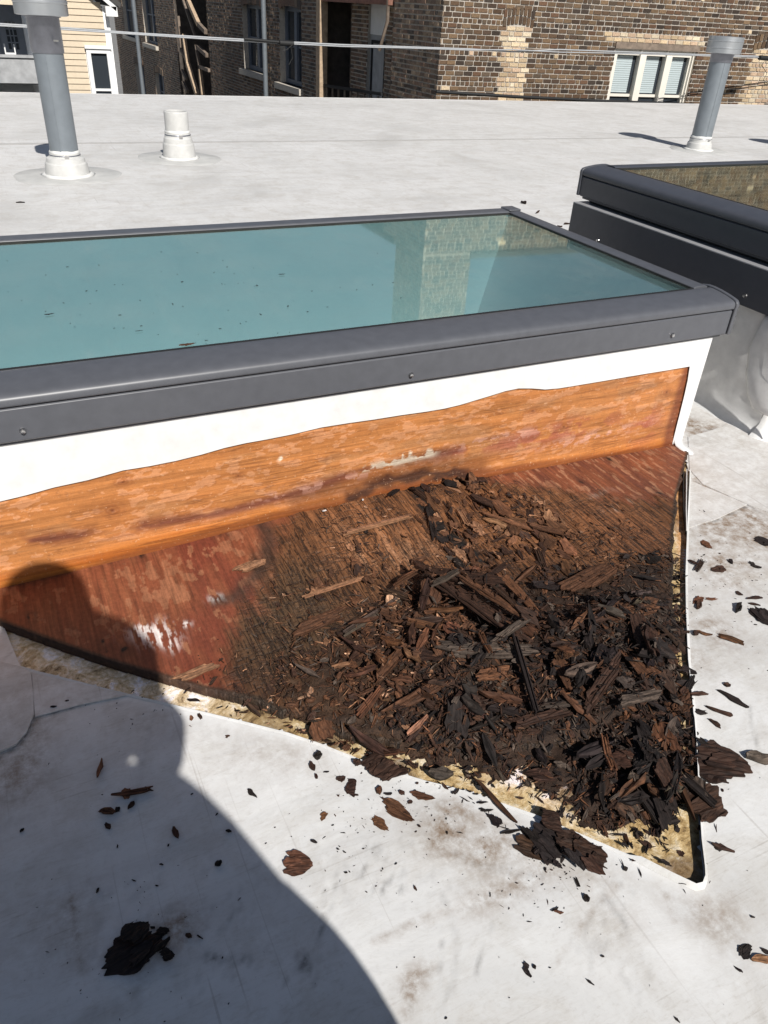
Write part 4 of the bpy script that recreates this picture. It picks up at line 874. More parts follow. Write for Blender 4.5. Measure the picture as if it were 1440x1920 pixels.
# recess behind the porch and behind the far stair
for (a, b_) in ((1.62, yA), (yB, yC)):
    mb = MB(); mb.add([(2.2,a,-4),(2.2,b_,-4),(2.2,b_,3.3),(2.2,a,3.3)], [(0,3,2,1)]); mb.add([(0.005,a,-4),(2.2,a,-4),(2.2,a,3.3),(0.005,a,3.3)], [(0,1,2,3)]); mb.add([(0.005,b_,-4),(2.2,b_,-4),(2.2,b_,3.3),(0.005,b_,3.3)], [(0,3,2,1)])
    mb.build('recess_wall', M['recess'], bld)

def X_(px, py, x): v = atx(px, py, CX + x); return Vector((v.x-CX, v.y-CYY, v.z))
por = empty('back_porch', (CX, CYY, 0)); tag(por, 'dark recessed back porch with tan post, rusty beam and grey door', 'porch')
a = X_(603, 100, -.02); mb = MB(); mb.box((-.10, a.y-.10, -2.5), (.06, a.y+.10, 3.2)); mb.build('post', M['tan_post'], por)
bz_ = X_(680, 4, -.05).z; mb = MB(); mb.box((-.08, 1.66, bz_-.02), (.10, a.y+.2, bz_+.24)); mb.build('beam', M['rust'], por)
mb = MB(); mb.box((0.1, 1.65, bz_+.10), (2.1, a.y+.2, bz_+.2)); mb.build('porch_floor', M['old_wood'], por)
da, db = X_(726, 100, .40).y, X_(692, 100, .40).y; dt = X_(708, 66, .40).z; wb = X_(657, 100, .35).y
brick_wall(bld, C0+Vector((.35,0,0)), SX, NS, 1.63, wb, -2.5, 3.25, [(da, db, -2.5, dt+.55)], BROWNB, 'mortar_lifted', stuff=st, tan=False)
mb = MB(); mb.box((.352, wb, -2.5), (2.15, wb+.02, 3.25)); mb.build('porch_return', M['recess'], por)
d_ = MB(); d_.box((.42, da, -3), (.46, db, dt)); dr = d_.build('door', M['greyp'], por); d_ = MB(); d_.box((.40, da+.08, -2.6), (.419, da+.13, dt-.08)); d_.box((.40, db-.13, -2.6), (.419, db-.08, dt-.08)); d_.box((.40, da+.13, dt-.13), (.419, db-.13, dt-.08)); d_.build('door_trim', M['black'], dr)
d_ = MB(); d_.box((.41, da, dt+.003), (.45, db, dt+.55)); d_.build('transom_panel', M['whitep'], por)
ra = X_(608, 160, .0); rb = X_(735, 184, 0); rl = MB(); rl.bar(ra, (ra.x, 1.9, rb.z+.02), .05, .05)
rl.build('handrail', M['black'], por)
for k in range(9):
    f = (k+.5)/9; q = ra.lerp(Vector((ra.x, 1.9, rb.z)), f); mb = MB(); mb.box((q.x-.015, q.y-.015, q.z-1.0), (q.x+.015, q.y+.015, q.z-.02)); mb.build('baluster', M['old_wood'], por)
sb = X_(612, 120, .8); mb = MB(); mb.bar((.8, a.y-.3, sb.z), (.8, 1.9, sb.z-1.3), .06, .26); mb.build('stair_stringer', M['old_wood'], por)
dw = X_(748, 40, -.04); mb = MB(); mb.tube([(-.06, 1.72, 2.5), (-.06, 1.70, X_(735,40,-.06).z), (-.06, 1.95, X_(729,70,-.06).z-.2)], .03, 8); mb.build('drain_pipe', M['old_wood'], por)

o = st.build('brick_field', M['brick'], bld); o['kind'] = 'stuff'
stw = empty('wooden_stair', (CX, CYY, 0)); tag(stw, 'weathered wooden back stair in the dark gap of the brick wall', 'stair')
for (p0, p1, wd) in (((352,0),(372,45),.20), ((372,45),(386,60),.18), ((343,0),(366,68),.12), ((344,65),(352,120),.22), ((352,120),(370,178),.24), ((367,85),(375,130),.14), ((375,130),(380,178),.20), ((339,92),(349,112),.14), ((371,88),(388,104),.16), ((374,125),(392,132),.14), ((341,132),(350,148),.14), ((343,155),(352,172),.16), ((334,30),(340,96),.14)):
    a = X_(*p0, -.05); b_ = X_(*p1, -.05); mb = MB(); mb.bar(a, b_, wd*.62, wd*.5, (1,0,0)); mb.build('stair_timber', M['tan_post'] if wd > .19 else M['old_wood'], stw)

# ------------------------------------------------------------------ clapboard house
HY = 17.0; hs = empty('clapboard_house', (0, HY, 0)); tag(hs, 'pale yellow clapboard house with white trimmed window and grey balcony', 'house')
def hy(px, py): v = aty(px, py, HY); return v.x, v.z
hx1 = hy(216, 172)[0]; hx0 = hy(-60, 100)[0]-3.0; bR, _ = hy(62, 100)
wx0, wz1 = hy(160, 90); wx1 = hy(206, 92)[0]; wz0 = -1.3
bt = hy(30, 8)[1]; bb = hy(30, 108)[1]; bb2 = hy(30, 156)[1]
eave = hy(200, 15)[1]
zk = -2.6; ex = .098
def roofline(x): return eave + (hx1 + .12 - x)*.78
core = MB(); core.box((bR, .02, -8.4), (hx1-.01, 8, eave-.05)); core.box((hx0, 1.4, -8.4), (bR-.001, 8, eave-.05)); core.build('wall', M['paint'], hs)
k = 0
while zk < eave + 3.4:
    z_0, z_1 = zk, zk+ex
    xr = hx1 - .04 if z_1 < eave else hx1 + .02 - (z_1-eave)/.78
    rows = [(max(bR, hx0), xr)] if z_1 < bt + .02 else [(hx0, xr)]
    if z_1 > bt + .02: rows = [(max(hx0, 2*-1.2-xr+3), xr)]
    cuts = [(wx0-.01, wx1+.01)] if z_0 < wz1+.01 else []
    for (a, b_) in (rows if xr-rows[0][0] > .1 else []):
        for (p_, q_) in spans(a, b_, cuts):
            mb = MB(); f = rng.uniform(.96, 1.03); col = (.60*f, .50*f, .37*f)
            vs = [(p_, .0, z_1+.01), (q_, .0, z_1+.01), (q_, -.018, z_0), (p_, -.018, z_0), (q_, .0, z_0), (p_, .0, z_0)]
            mb.add(vs, [(0,3,2,1), (3,5,4,2), (0,5,3), (1,2,4)], col); mb.build('siding_board', M['paint'], hs)
    zk += ex; k += 1
gb = MB(); gb.prism([(hx0, .03, bt+.03), (hx1-.02, .03, bt+.03), (hx1-.02, .03, eave), (hx1-3.4, .03, eave+2.65), (hx0, .03, eave+2.65)], (0, .05, 0)); gb.build('gable_wall', M['paint'], hs)
mb = MB(); mb.box((hx1-.05, -.03, -8), (hx1+.05, .06, eave+.02)); mb.build('corner_board', M['paint'], hs)
mb = MB(); mb.obox((hx1+.16, -.22, eave-.04), (-3.6, 0, 2.81), (0, .04, 0), (.03, 0, .16)); mb.box((hx1-.02, -.22, eave-.12), (hx1+.18, -.16, eave+.03)); mb.build('bargeboard', M['whitep'], hs)
mb = MB(); mb.obox((hx1+.22, -.25, eave+.02), (-3.7, 0, 2.89), (0, 8, 0), (.04, 0, .06)); mb.build('roof', M['roofing_dark'], hs)
pane_window(hs, Vector((0,0,0)), Vector((1,0,0)), Vector((0,-1,0)), wx0, wx1, wz0, wz1, 'whitep', .0, (.42, .50, .97), (), .075, 'window', .0)
mb = MB(); mb.box((wx0-.02, -.075, wz1-.005), (wx1+.02, -.03, wz1+.05)); mb.build('head_trim', M['whitep'], hs)
# balcony recess
mb = MB(); mb.box((hx0, .05, bb2-.02), (bR-.002, 1.4, bb2+.06)); mb.build('balcony_floor', M['greyp'], hs)
mb = MB(); mb.box((hx0, .0, bb2), (bR-.003, .06, bb)); mb.build('balcony_panel', M['greyp'], hs); mb = MB(); mb.box((hx0, -.03, bb), (bR-.004, .09, bb+.04)); mb.build('balcony_cap', M['greyp'], hs)
mb = MB(); mb.box((hx0, 1.36, bb2+.06), (bR-.005, 1.399, bt)); mb.build('recess_back', M['bluegrey'], hs)
q0 = aty(4, 40, HY+1.36); q1 = aty(38, 90, HY+1.36); mb = MB(); mb.box((q0.x-.08, 1.30, bb2+.06), (q1.x+.14, 1.355, q0.z+.30)); dr = mb.build('door', M['bluegrey'], hs)
mb = MB(); mb.box((q0.x+.03, 1.285, q1.z-.02), (q1.x-.02, 1.2995, q0.z)); mb.build('pane', M['glass_dark'], dr)
mb = MB()
for k in (1, 2): x_ = q0.x+.03+(q1.x-q0.x-.05)*k/3; mb.box((x_-.01, 1.275, q1.z-.02), (x_+.01, 1.2845, q0.z))
for k in (1, 2, 3): z_ = q1.z-.02+(q0.z-q1.z+.02)*k/4; mb.box((q0.x+.03, 1.270, z_-.01), (q1.x-.02, 1.2745, z_+.01))
mb.build('muntin', M['bluegrey'], dr)
q0 = aty(12, 101, HY+.7); q1 = aty(29, 106, HY+.7); mb = MB(); mb.box((q0.x, .66, q1.z), (q1.x, .74, q0.z+.02)); mb.box((q0.x-.02, .69, q1.z-.4), (q0.x, .71, q0.z+.16)); mb.box((q1.x, .69, q1.z-.4), (q1.x+.02, .71, q0.z+.16)); o = mb.build('white_chair', M['whitep']); o.location = (0, HY, 0)
tag(o, 'small white chair on the clapboard house balcony', 'chair')
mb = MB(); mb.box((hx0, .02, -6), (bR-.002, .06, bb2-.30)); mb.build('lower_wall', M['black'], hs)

# ------------------------------------------------------------------ overhead cables
def sag(p0, p1, y0, y1, s, r, n=30, tw=0.0, m_='cable', pts=None):
    a = aty(*p0, y0); b_ = aty(*p1, y1); d = b_-a; a = a - d*.5; b_ = b_ + d*.5; out = []
    for k in range(n+1):
        f = k/n; q = a.lerp(b_, f); q.z -= s*(1-(2*f-1)**2) - s*(1-.25)
        out.append(q)
    return out
root = empty('overhead_cable', aty(720, 85, 9.9)); base = root.location.copy(); tag(root, 'pale twisted overhead cable pair crossing before the far buildings', 'cable')
pa = [aty(x, y, 9.95 + .0004*x) for x, y in ((-500,18),(0,45),(130,53),(250,62),(400,71),(540,79),(640,84),(760,88),(880,92),(960,97),(1050,93),(1160,97),(1300,102),(1440,106),(1900,112))]
mb = MB(); mb.tube([p - base for p in pa], .0095, 8); mb.build('cable_strand', M['cable'], root)
pb = [aty(x, y, 9.92 + .0004*x) for x, y in ((-500,24),(0,48),(130,56),(250,64),(400,74),(540,82),(640,87),(760,90),(880,94),(960,93),(1050,98),(1160,100),(1300,104),(1440,108),(1900,115))]
mb = MB(); mb.tube([p - base for p in pb], .0075, 8); mb.build('cable_strand', M['cable'], root)
sp_ = MB(); pp = [aty(x, y, 9.9 + .0004*x) - base for x, y in ((458,73),(500,77),(545,81))]; sp_.tube(pp, .016, 8); pp = [aty(x, y, 9.88 + .0004*x) - base for x, y in ((524,80),(550,82))]; sp_.tube(pp, .030, 8); sp_.build('splice_sleeve', M['cable_black'], root)
sp_ = MB(); pp = [aty(x, y, 9.9 + .0004*x) - base for x, y in ((1424,108),(1445,110))]; sp_.tube(pp, .035, 8); sp_.build('splice_sleeve', M['cable_black'], root)
for ln in (((548,84),(538,93),(530,96)), ((545,86),(549,108),(541,122)), ((1436,112),(1428,122),(1438,138),(1431,150),(1441,158))):
    sp_ = MB(); sp_.tube([aty(x, y, 10.05) - base for x, y in ln], .004, 6); sp_.build('loose_wire', M['cable_black'], root)
root = empty('overhead_cable', aty(1000, 183, 9.7)); base = root.location.copy(); tag(root, 'black cable hanging low against the sunlit brick wall', 'cable')
mb = MB(); mb.tube([aty(x, y, 9.75) - base for x, y in ((818,172),(850,174),(880,176),(960,181),(1060,186),(1140,190),(1300,196))], .020, 8); mb.build('cable_strand', M['cable_black'], root)
# ------------------------------------------------------------------ rotten wood pieces
TONE = {'k': (.0175, .0125, .0115), 'd': (.044, .022, .0145), 'b': (.088, .040, .021), 'r': (.135, .060, .030), 't': (.26, .135, .075), 'g': (.080, .060, .048), 'p': (.38, .22, .14)}
def fibres(mb, L, Wd, T, ns, rag=.18, seg=1, bend=0.0, ell=0.0, R=rng, twist=0.0, rough=.5, solid=True):
    """a piece of split, rotten wood: side by side fibre bundles with broken ends, along x"""
    y = -Wd/2; ws = [R.uniform(.6, 1.4) for _ in range(ns)]; tot = sum(ws)
    o1 = R.uniform(0, 6.3); o2 = R.uniform(0, 6.3); zb = 0
    for i, w_ in enumerate(ws):
        w = w_/tot*Wd; c = (y + w/2)/(Wd/2)
        k = math.sqrt(max(.05, 1-ell*c*c)) if ell else 1
        xa = -L/2*k*(1 - rag*abs(math.sin(o1+i*1.7))*R.uniform(.2, 1.6)); xb = L/2*k*(1 - rag*abs(math.sin(o2+i*1.3))*R.uniform(.2, 1.6))
        if xb-xa < L*.12: xb = xa + L*.12
        sh = R.uniform(.55, 1.15); zo = R.uniform(-.5, .5)*T*rough
        cuts = sorted([xa, xb] + [xa + (xb-xa)*R.uniform(.25, .75) for _ in range(seg-1)])
        for j in range(len(cuts)-1):
            a, b_ = cuts[j], cuts[j+1]; g_ = min(.0012, (b_-a)*.08) if j else 0; a += g_
            m_ = (a+b_)/2; d1 = R.uniform(-.25, .25)*w; zz = zo + (R.uniform(-.3, .3)*T*rough if seg > 1 else 0); tp = R.uniform(.55, 1.0); tq = R.uniform(.25, .9)
            vs = []
            for (x, f) in ((a, tq), (m_, 1), (b_, tp)):
                zc = bend*(x/L)**2*4 + twist*(x/L)*c*Wd
                yc = y + w/2 + (d1 if x == m_ else 0)*.4
                hw = w/2*(.97 if f == 1 else .97*f)
                vs += [(x, yc-hw, zc+zz-T/2), (x, yc+hw, zc+zz-T/2), (x, yc+hw*.8, zc+zz+T/2*(1 if f == 1 else .7)), (x, yc-hw*.8, zc+zz+T/2*(1 if f == 1 else .7))]
            fs = [(0,3,2,1), (8,9,10,11)]
            for q in (0, 4):
                fs += [(q, q+1, q+5, q+4), (q+1, q+2, q+6, q+5), (q+2, q+3, q+7, q+6), (q+3, q, q+4, q+7)]
            mb.add(vs, fs, (sh, sh*R.uniform(.93, 1.03), sh*R.uniform(.88, 1.05)))
        y += w
def shard(mb, L, Wd, T, nl, rag=.25, bend=0.0, ell=0.5, R=rng, twist=0.0, lump=.35, nx=4, cut=.0):
    """one torn flake: lines along the grain share their edges, the ends are torn to different lengths"""
    wa = wb = 0.0; top = []; o1, o2, o3 = R.uniform(0, 6.3), R.uniform(0, 6.3), R.uniform(0, 6.3); skew = R.uniform(-.22, .22)*L
    for j in range(nl+1):
        wa = wa*.75 + R.gauss(0, .22) + (R.choice((-.5, .5)) if R.random() < .14 else 0); wb = wb*.75 + R.gauss(0, .22) + (R.choice((-.5, .5)) if R.random() < .14 else 0)
        c = j/nl*2-1; k = math.sqrt(max(.06, 1-ell*c*c))
        xa = -L/2*k*(1 - rag*(.5+.5*math.sin(o1+c*2.2))*.8) + wa*rag*L*.5 + skew*c
        xb = L/2*k*(1 - rag*(.5+.5*math.sin(o2+c*2.6))*.8) + wb*rag*L*.5 + skew*c
        if xb-xa < .15*L: m_ = (xa+xb)/2; xa, xb = m_-.08*L, m_+.08*L
        ln = []
        for i in range(nx):
            f = i/(nx-1); x = xa + (xb-xa)*f; y = Wd/2*(c + .10*math.sin(o3+f*5+j)*(abs(c) > .9)) * (1 - .35*abs(2*f-1)**3*(nl < 5))
            z = bend*(x/L)**2*4 + twist*(x/L)*c*Wd + T*lump*R.uniform(-1, 1) + T*.6*math.sin(o1+c*4)*lump
            ln.append((x, y, z))
        top.append(ln)
    vs = [(x, y, z+T/2) for ln in top for (x, y, z) in ln] + [(x, y, z-T/2) for ln in top for (x, y, z) in ln]; n = (nl+1)*nx; fs = []
    for j in range(nl):
        for i in range(nx-1):
            a, b_, c_, d = j*nx+i, j*nx+i+1, (j+1)*nx+i+1, (j+1)*nx+i
            fs += [(a, b_, c_, d), (n+d, n+c_, n+b_, n+a)]
        a, d = j*nx, (j+1)*nx; fs.append((a, d, n+d, n+a)); a, d = j*nx+nx-1, (j+1)*nx+nx-1; fs.append((d, a, n+a, n+d))
    for i in range(nx-1):
        fs.append((i+1, i, n+i, n+i+1)); a = nl*nx+i; fs.append((a, a+1, n+a+1, n+a))
    sh = R.uniform(.85, 1.1); mb.add(vs, fs, (sh, sh, sh))
    b0 = len(mb.c)-2*n
    for j in range(nl+1):
        q = sh*R.uniform(.72, 1.18)
        for i in range(nx):
            e = q*(1.25 if i in (0, nx-1) and R.random() < .4 else 1); mb.c[b0+j*nx+i] = (e, e*.98, e*.95); mb.c[b0+n+j*nx+i] = (q*.6, q*.6, q*.6)
def piece(kind, v, R=rng):
    mb = MB()
    if kind == 0: shard(mb, 1, .15, .055, 3, .5, R.uniform(-.07, .07), .8, R, R.uniform(-.3, .3), .3, 4)                                          # splinter
    elif kind == 1:                                                                                                                             # stick
        if v % 3 == 0: fibres(mb, 1, .24, .07, 4, .35, 1, R.uniform(-.06, .06), R=R)
        else: shard(mb, 1, .26, .08, 4, .4, R.uniform(-.06, .06), .5, R, R.uniform(-.3, .3), .4, 4)
    elif kind == 2: shard(mb, 1, .58, .050, 8, .55, R.uniform(-.10, .10), .6, R, R.uniform(-.4, .4), .55, 5)                                     # flake
    elif kind == 3:                                                                                                                             # torn sheet, two plies
        shard(mb, 1, .88, .040, 16, .38, R.uniform(-.06, .06), .65, R, R.uniform(-.25, .25), .55, 6)
        b0 = len(mb.v); shard(mb, R.uniform(.45, .7), R.uniform(.35, .55), .04, 7, .55, 0, .5, R, 0, .5, 4); dx, dy = R.uniform(-.15, .15), R.uniform(-.15, .15)
        for q in range(b0, len(mb.v)): p_ = mb.v[q]; mb.v[q] = (p_[0]+dx, p_[1]+dy, p_[2]+.045)
    elif kind == 5: shard(mb, 1, .09, .06, 1, .4, R.uniform(-.1, .1), .5, R, 0, .3, 3)                                                            # fibre
    elif kind == 4: shard(mb, 1, .48, .22, 4, .3, 0, .5, R, 0, .35, 4)                                                                            # chunk
    mb.lscale = .032; return mb
PROTO = {}; PARR = {}
for k in range(6):
    PROTO[k] = []; PARR[k] = []
    for v in range(12):
        mb = piece(k, v); PROTO[k].append(mb.mesh('wood_chip', M['chip'])); PARR[k].append((np.array(mb.v), mb.f, np.array(mb.c)))
WID = {0: .15, 1: .26, 2: .58, 3: .88, 4: .48, 5: .09}; THK = {0: .08, 1: .12, 2: .09, 3: .11, 4: .28, 5: .06}

# height map of what lies in the hole, so that pieces rest on each other
HX0, HY0, HS = -.35, .15, .004; HNX, HNY = 560, 300
hxs = HX0 + HS*np.arange(HNX); hys = HY0 + HS*np.arange(HNY); GX, GY = np.meshgrid(hxs, hys)
hm = np.where(inpoly(GX, GY, HOLE), -.0045, roofz(GX, GY) + .0005)
hm = np.where(polyd(GX, GY, CUT) < .012, np.maximum(hm, .003), hm)
dz = deckz(GX, GY); hm = np.where(inpoly(GX, GY, DECK) & (GY < 1.285), dz + .001, hm)
def hget(x, y):
    i = int((x-HX0)/HS); j = int((y-HY0)/HS)
    return hm[min(max(j, 0), HNY-1), min(max(i, 0), HNX-1)]
def settle(x, y, L, Wd, T, yaw, sink=.35, lift=0.0):
    """resting height and pitch of a piece on what already lies there; updates the map"""
    ca, sa = math.cos(yaw), math.sin(yaw); S_ = []
    n = max(3, int(L/HS/1.5)); m_ = max(1, int(Wd/HS/1.5))
    for i in range(n):
        for j in range(m_):
            u = (i/(n-1)-.5)*L*.9; v = ((j+.5)/m_-.5)*Wd*.9; S_.append((u, hget(x+ca*u-sa*v, y+sa*u+ca*v), x+ca*u-sa*v, y+sa*u+ca*v))
    h = np.array([s[1] for s in S_]); u = np.array([s[0] for s in S_])
    slope = (np.polyfit(u, h, 1)[0] if len(set(u)) > 1 else 0); slope = max(-.45, min(.45, slope))
    res = h - slope*u; base = np.percentile(res, 100 - 45*sink) ; z = base + T/2 + lift
    for (uu, hh, px, py) in S_:
        i = int((px-HX0)/HS); j = int((py-HY0)/HS)
        if 0 <= i < HNX and 0 <= j < HNY: hm[j, i] = max(hm[j, i], z + slope*uu + T*.35)
    return z, math.atan(slope)
def place(kind, x, y, L, yaw, tone, name='wood_chip', label=None, group=None, cat=None, tilt=0.0, lift=0.0, var=None, wmul=1.0, sink=.35, roll=None):
    Wd, T = WID[kind]*L*wmul, THK[kind]*L*min(wmul, 1.4)
    z, pt = settle(x, y, L, Wd, T, yaw, sink, lift)
    o = link(name, rng.choice(PROTO[kind]) if var is None else PROTO[kind][var])
    o.matrix_world = Matrix.Translation((x, y, z)) @ Matrix.Rotation(yaw, 4, 'Z') @ Matrix.Rotation(-pt - tilt, 4, 'Y') @ Matrix.Rotation(rng.uniform(-.16, .16) if roll is None else roll, 4, 'X') @ Matrix.Diagonal((L, L*wmul, L*min(wmul, 1.4), 1))
    t = TONE[tone]; f = rng.uniform(.75, 1.3); o.color = (t[0]*f, t[1]*f*rng.uniform(.92, 1.06), t[2]*f*rng.uniform(.88, 1.08), 1)
    return tag(o, label, cat, group)

# the heap: outline of the chip field and how thick and how dark it lies
def PW(*pts): return [P2(x, y, .02) for x, y in pts]
HEAP = PW((470,1310),(530,1240),(560,1190),(600,1165),(640,1130),(690,1095),(760,1080),(800,1040),(850,1040),(900,1055),(960,1080),(1030,1060),(1100,1060),(1180,1030),(1283,1030),(1296,1250),(1310,1390),(1330,1470),(1315,1500),(1275,1535),(1225,1575),(1160,1562),(1100,1533),(1040,1500),(985,1468),(920,1452),(850,1448),(760,1425),(690,1405),(620,1385),(560,1360))
CORE = PW((620,1290),(680,1160),(760,1110),(830,1090),(900,1110),(1000,1140),(1100,1120),(1200,1110),(1275,1130),(1290,1300),(1310,1420),(1275,1505),(1190,1530),(1120,1500),(1085,1440),(1040,1370),(990,1370),(950,1420),(880,1410),(780,1390),(690,1360))
UPPER = PW((770,1000),(800,905),(870,900),(960,920),(1040,960),(1090,1010),(1050,1050),(960,1060),(860,1050),(800,1040))
def rp(poly):
    x0 = min(p[0] for p in poly); x1 = max(p[0] for p in poly); y0 = min(p[1] for p in poly); y1 = max(p[1] for p in poly)
    while True:
        x, y = rng.uniform(x0, x1), rng.uniform(y0, y1)
        if inpoly(np.array([x]), np.array([y]), poly)[0]: return x, y
# bed of fine crumbs under the pieces
bxs = np.linspace(.0, 1.42, 356); bys = np.linspace(.40, 1.15, 188); BX, BY = np.meshgrid(bxs, bys)
ins = inpoly(BX, BY, HEAP); dd_ = polyd(BX, BY, HEAP, True); dd_ = np.where(ins, dd_, -dd_); dc = polyd(BX, BY, CORE, True); dc = np.where(inpoly(BX, BY, CORE), dc, -dc)
nz1 = N1.fbm(BX*55, BY*55, 4); nz2 = N2.fbm(BX*9, BY*9, 3)
bed = sstep(-.004, .08, dd_)*.0105 + .006*(nz1-.5)*(dd_ < .05) + sstep(-.03, .13, dc)*.026*(.5+nz2) + .012*(nz1-.55)
under = np.array([[hget(x, y) for x in bxs] for y in bys])
Zb = under - .006 + bed
bk_ = (Zb > under - .003) & (dd_ > -.02)
bkeep = bk_[:-1,:-1] & bk_[1:,1:] & bk_[:-1,1:] & bk_[1:,:-1]
bt_ = N3.fbm(BX*35, BY*35, 4); left_ = 1-sstep(.25, .75, BX + .25*(1.0-BY)); bc = np.stack([.024+.055*left_*bt_+.02*bt_, .015+.028*left_*bt_+.010*bt_, .011+.012*left_*bt_+.005*bt_], -1)
o = grid('wood_crumbs', bxs, bys, Zb, bkeep, bc.reshape(-1, 3), [M['chip']]); la = o.data.attributes.new('loc', 'FLOAT_VECTOR', 'POINT'); lc = np.array([v.co[:] for v in o.data.vertices], np.float32); lc[:, 0] *= 6; la.data.foreach_set('vector', lc.ravel()); tag(o, 'dark crumbled wood dust under the heap of rotten chips', 'wood debris', None, 'stuff'); o.color = (1, 1, 1, 1)
for j in range(len(bys)):
    for i in range(0, len(bxs)):
        if bk_[j, i]:
            a = int((bxs[i]-HX0)/HS); b_ = int((bys[j]-HY0)/HS); hm[b_, a] = max(hm[b_, a], Zb[j, i])

def tone_at(x, y):
    """further to the apex and right the wood is blackest; browner up and left"""
    s = (x*.55 - (y-.8)*.9); r = rng.random()
    if s > .5: return rng.choice('kkkkkkdddbgg') if r < .97 else 'r'
    if s > .30: return rng.choice('kkkdddbbgd') if r < .95 else rng.choice('rt')
    return rng.choice('ddbbbbrrgd') if r < .92 else rng.choice('tp')
# small stuff, joined
SV, SF, SC, SL = [], [], [], []; nb = 0
def stuff_piece(kind, x, y, L, yaw, tone, lift=0.0, upd=True):
    global nb
    Wd, T = WID[kind]*L, THK[kind]*L
    if upd: z, pt = settle(x, y, L, Wd, T, yaw, .5, lift)
    else: z, pt = hget(x, y) + T*.5 + lift, 0
    v, f, c = PARR[kind][rng.randrange(12)]
    mt = np.array(Matrix.Translation((x, y, z)) @ Matrix.Rotation(yaw, 4, 'Z') @ Matrix.Rotation(-pt + rng.uniform(-.35, .35), 4, 'Y') @ Matrix.Rotation(rng.uniform(-.5, .5), 4, 'X') @ Matrix.Scale(L, 4))
    SV.append(v @ mt[:3,:3].T + mt[:3,3]); t = np.array(TONE[tone])*rng.uniform(.7, 1.35); SC.append(c*t); SL.append(v*L + nr.rand(3)*2); SF.extend([tuple(i+nb for i in q) for q in f]); nb += len(v)
for k in range(3400):
    x, y = rp(HEAP if k % 3 == 0 else CORE); stuff_piece(rng.choice((0,0,1,2,2,2,4)), x, y, rng.uniform(.007, .024), rng.uniform(0, 6.28), tone_at(x, y))
for k in range(190):
    x, y = rp(UPPER if k % 4 else PW((560,1110),(640,1040),(770,1000),(800,1050),(760,1090),(640,1140))); stuff_piece(rng.choice((1,2,2,0)), x, y, rng.uniform(.012, .035), math.pi/2 + rng.gauss(0, .22), rng.choice('bbrrtdd'))
for k in range(130):
    x, y = rp(UPPER); stuff_piece(rng.choice((0,0,1,2,2)), x, y, rng.uniform(.008, .03), rng.gauss(.35, .5), rng.choice('brrrttdd'))
for k in range(2600):    # loose fibres, thinning out over the bare plywood
    x, y = rp(HEAP) if k % 5 else (lambda q: (q[0]+rng.gauss(0, .05), q[1]+rng.gauss(0, .04)))(rng.choice(PW((560,1180),(600,1120),(480,1250),(700,1060),(1120,1010),(1200,1000),(950,960),(640,1000)))); 
    if y > 1.27: continue
    stuff_piece(5, x, y, rng.uniform(.006, .024), math.pi/2*(k % 2) + rng.gauss(0, .5) if k % 5 == 0 else rng.uniform(0, 6.28), rng.choice('bbrdtdg') if x < .75 else rng.choice('kkdbbg'), rng.uniform(0, .003))
for k in range(420):     # thin spill on to the bare plywood and the foam
    a = rng.choice((P2(560,1150,.02), P2(560,1240,.02), P2(470,1280,.02), P2(1000,1430,0), P2(1200,1560,0), P2(900,1465,0), P2(720,1000,.02), P2(1120,1020,.02)))
    x, y = a[0]+rng.gauss(0, .05), a[1]+rng.gauss(0, .04); stuff_piece(rng.choice((0,0,1,2)), x, y, rng.uniform(.004, .016), rng.uniform(0, 6.28), rng.choice('dbbbrkktp') if y > .75 else rng.choice('kkkd'))

# named large pieces in the heap: two picture points, width in metres, tone, fibre count, lift, tilt
def big(p0, p1, Wd, T, ns, tone, lift, tilt, label, seg=2, ell=0.0, rag=.2, roll=0.0, bend=0.0, name='wood_slab', cat='wood piece', zp=.03, group=None):
    a = at(*p0, zp); b_ = at(*p1, zp); L = (b_-a).length; c_ = (a+b_)/2; yaw = math.atan2(b_.y-a.y, b_.x-a.x); mb = MB()
    lay = max(1, int(T/.0035)); mb.lscale = 1.0
    if seg == 1 and ns <= 3: fibres(mb, L, Wd, T, ns, rag, seg, bend, ell)
    else:
        for q in range(lay):
            b0 = len(mb.v); f = 1 if q == 0 else rng.uniform(.6, 1.0); shard(mb, L*f, Wd*rng.uniform(.75, 1.0), .003, ns*2, rag*1.6 if ell else rag, bend, max(.06, ell), rng, rng.uniform(-.15, .15), .45, 6)
            for w_ in range(b0, len(mb.v)): p_ = mb.v[w_]; mb.v[w_] = (p_[0]+L*(1-f)*rng.choice((-.4, .4))*0, p_[1], p_[2] - T/2 + .0035*q + .0012)
    z, pt = settle(c_.x, c_.y, L, Wd, T, yaw, .3, lift); o = mb.build(name, M['chip'])
    o.matrix_world = Matrix.Translation((c_.x, c_.y, z)) @ Matrix.Rotation(yaw, 4, 'Z') @ Matrix.Rotation(-pt-tilt, 4, 'Y') @ Matrix.Rotation(roll, 4, 'X')
    t = TONE[tone]; o.color = (*t, 1); return tag(o, label, cat, group)
big((800,1110),(985,1228), .060, .012, 7, 'd', .022, -.12, 'largest lifted slab of layered plywood in the middle of the debris heap', 3, .2, roll=-.35)
big((850,1130),(975,1205), .030, .007, 6, 'b', .012, -.1, 'reddish split layer on top of the largest lifted slab', 3, .3, roll=-.25)
big((812,1243),(990,1246), .034, .007, 6, 'g', .006, 0, 'grey brown flat plank piece in front of the largest lifted slab', 2, .2)
big((952,1222),(1004,1352), .009, .008, 3, 'k', .010, .05, 'long black stick standing out of the heap below the lifted slab', 1)
big((1004,1330),(1112,1330), .010, .004, 3, 'g', .008, 0, 'thin grey splinter bundle beside the long black stick', 1)
big((975,1225),(915,1250), .014, .008, 4, 'g', .016, 0, 'pale edged broken splinter at the end of the lifted slab', 1)
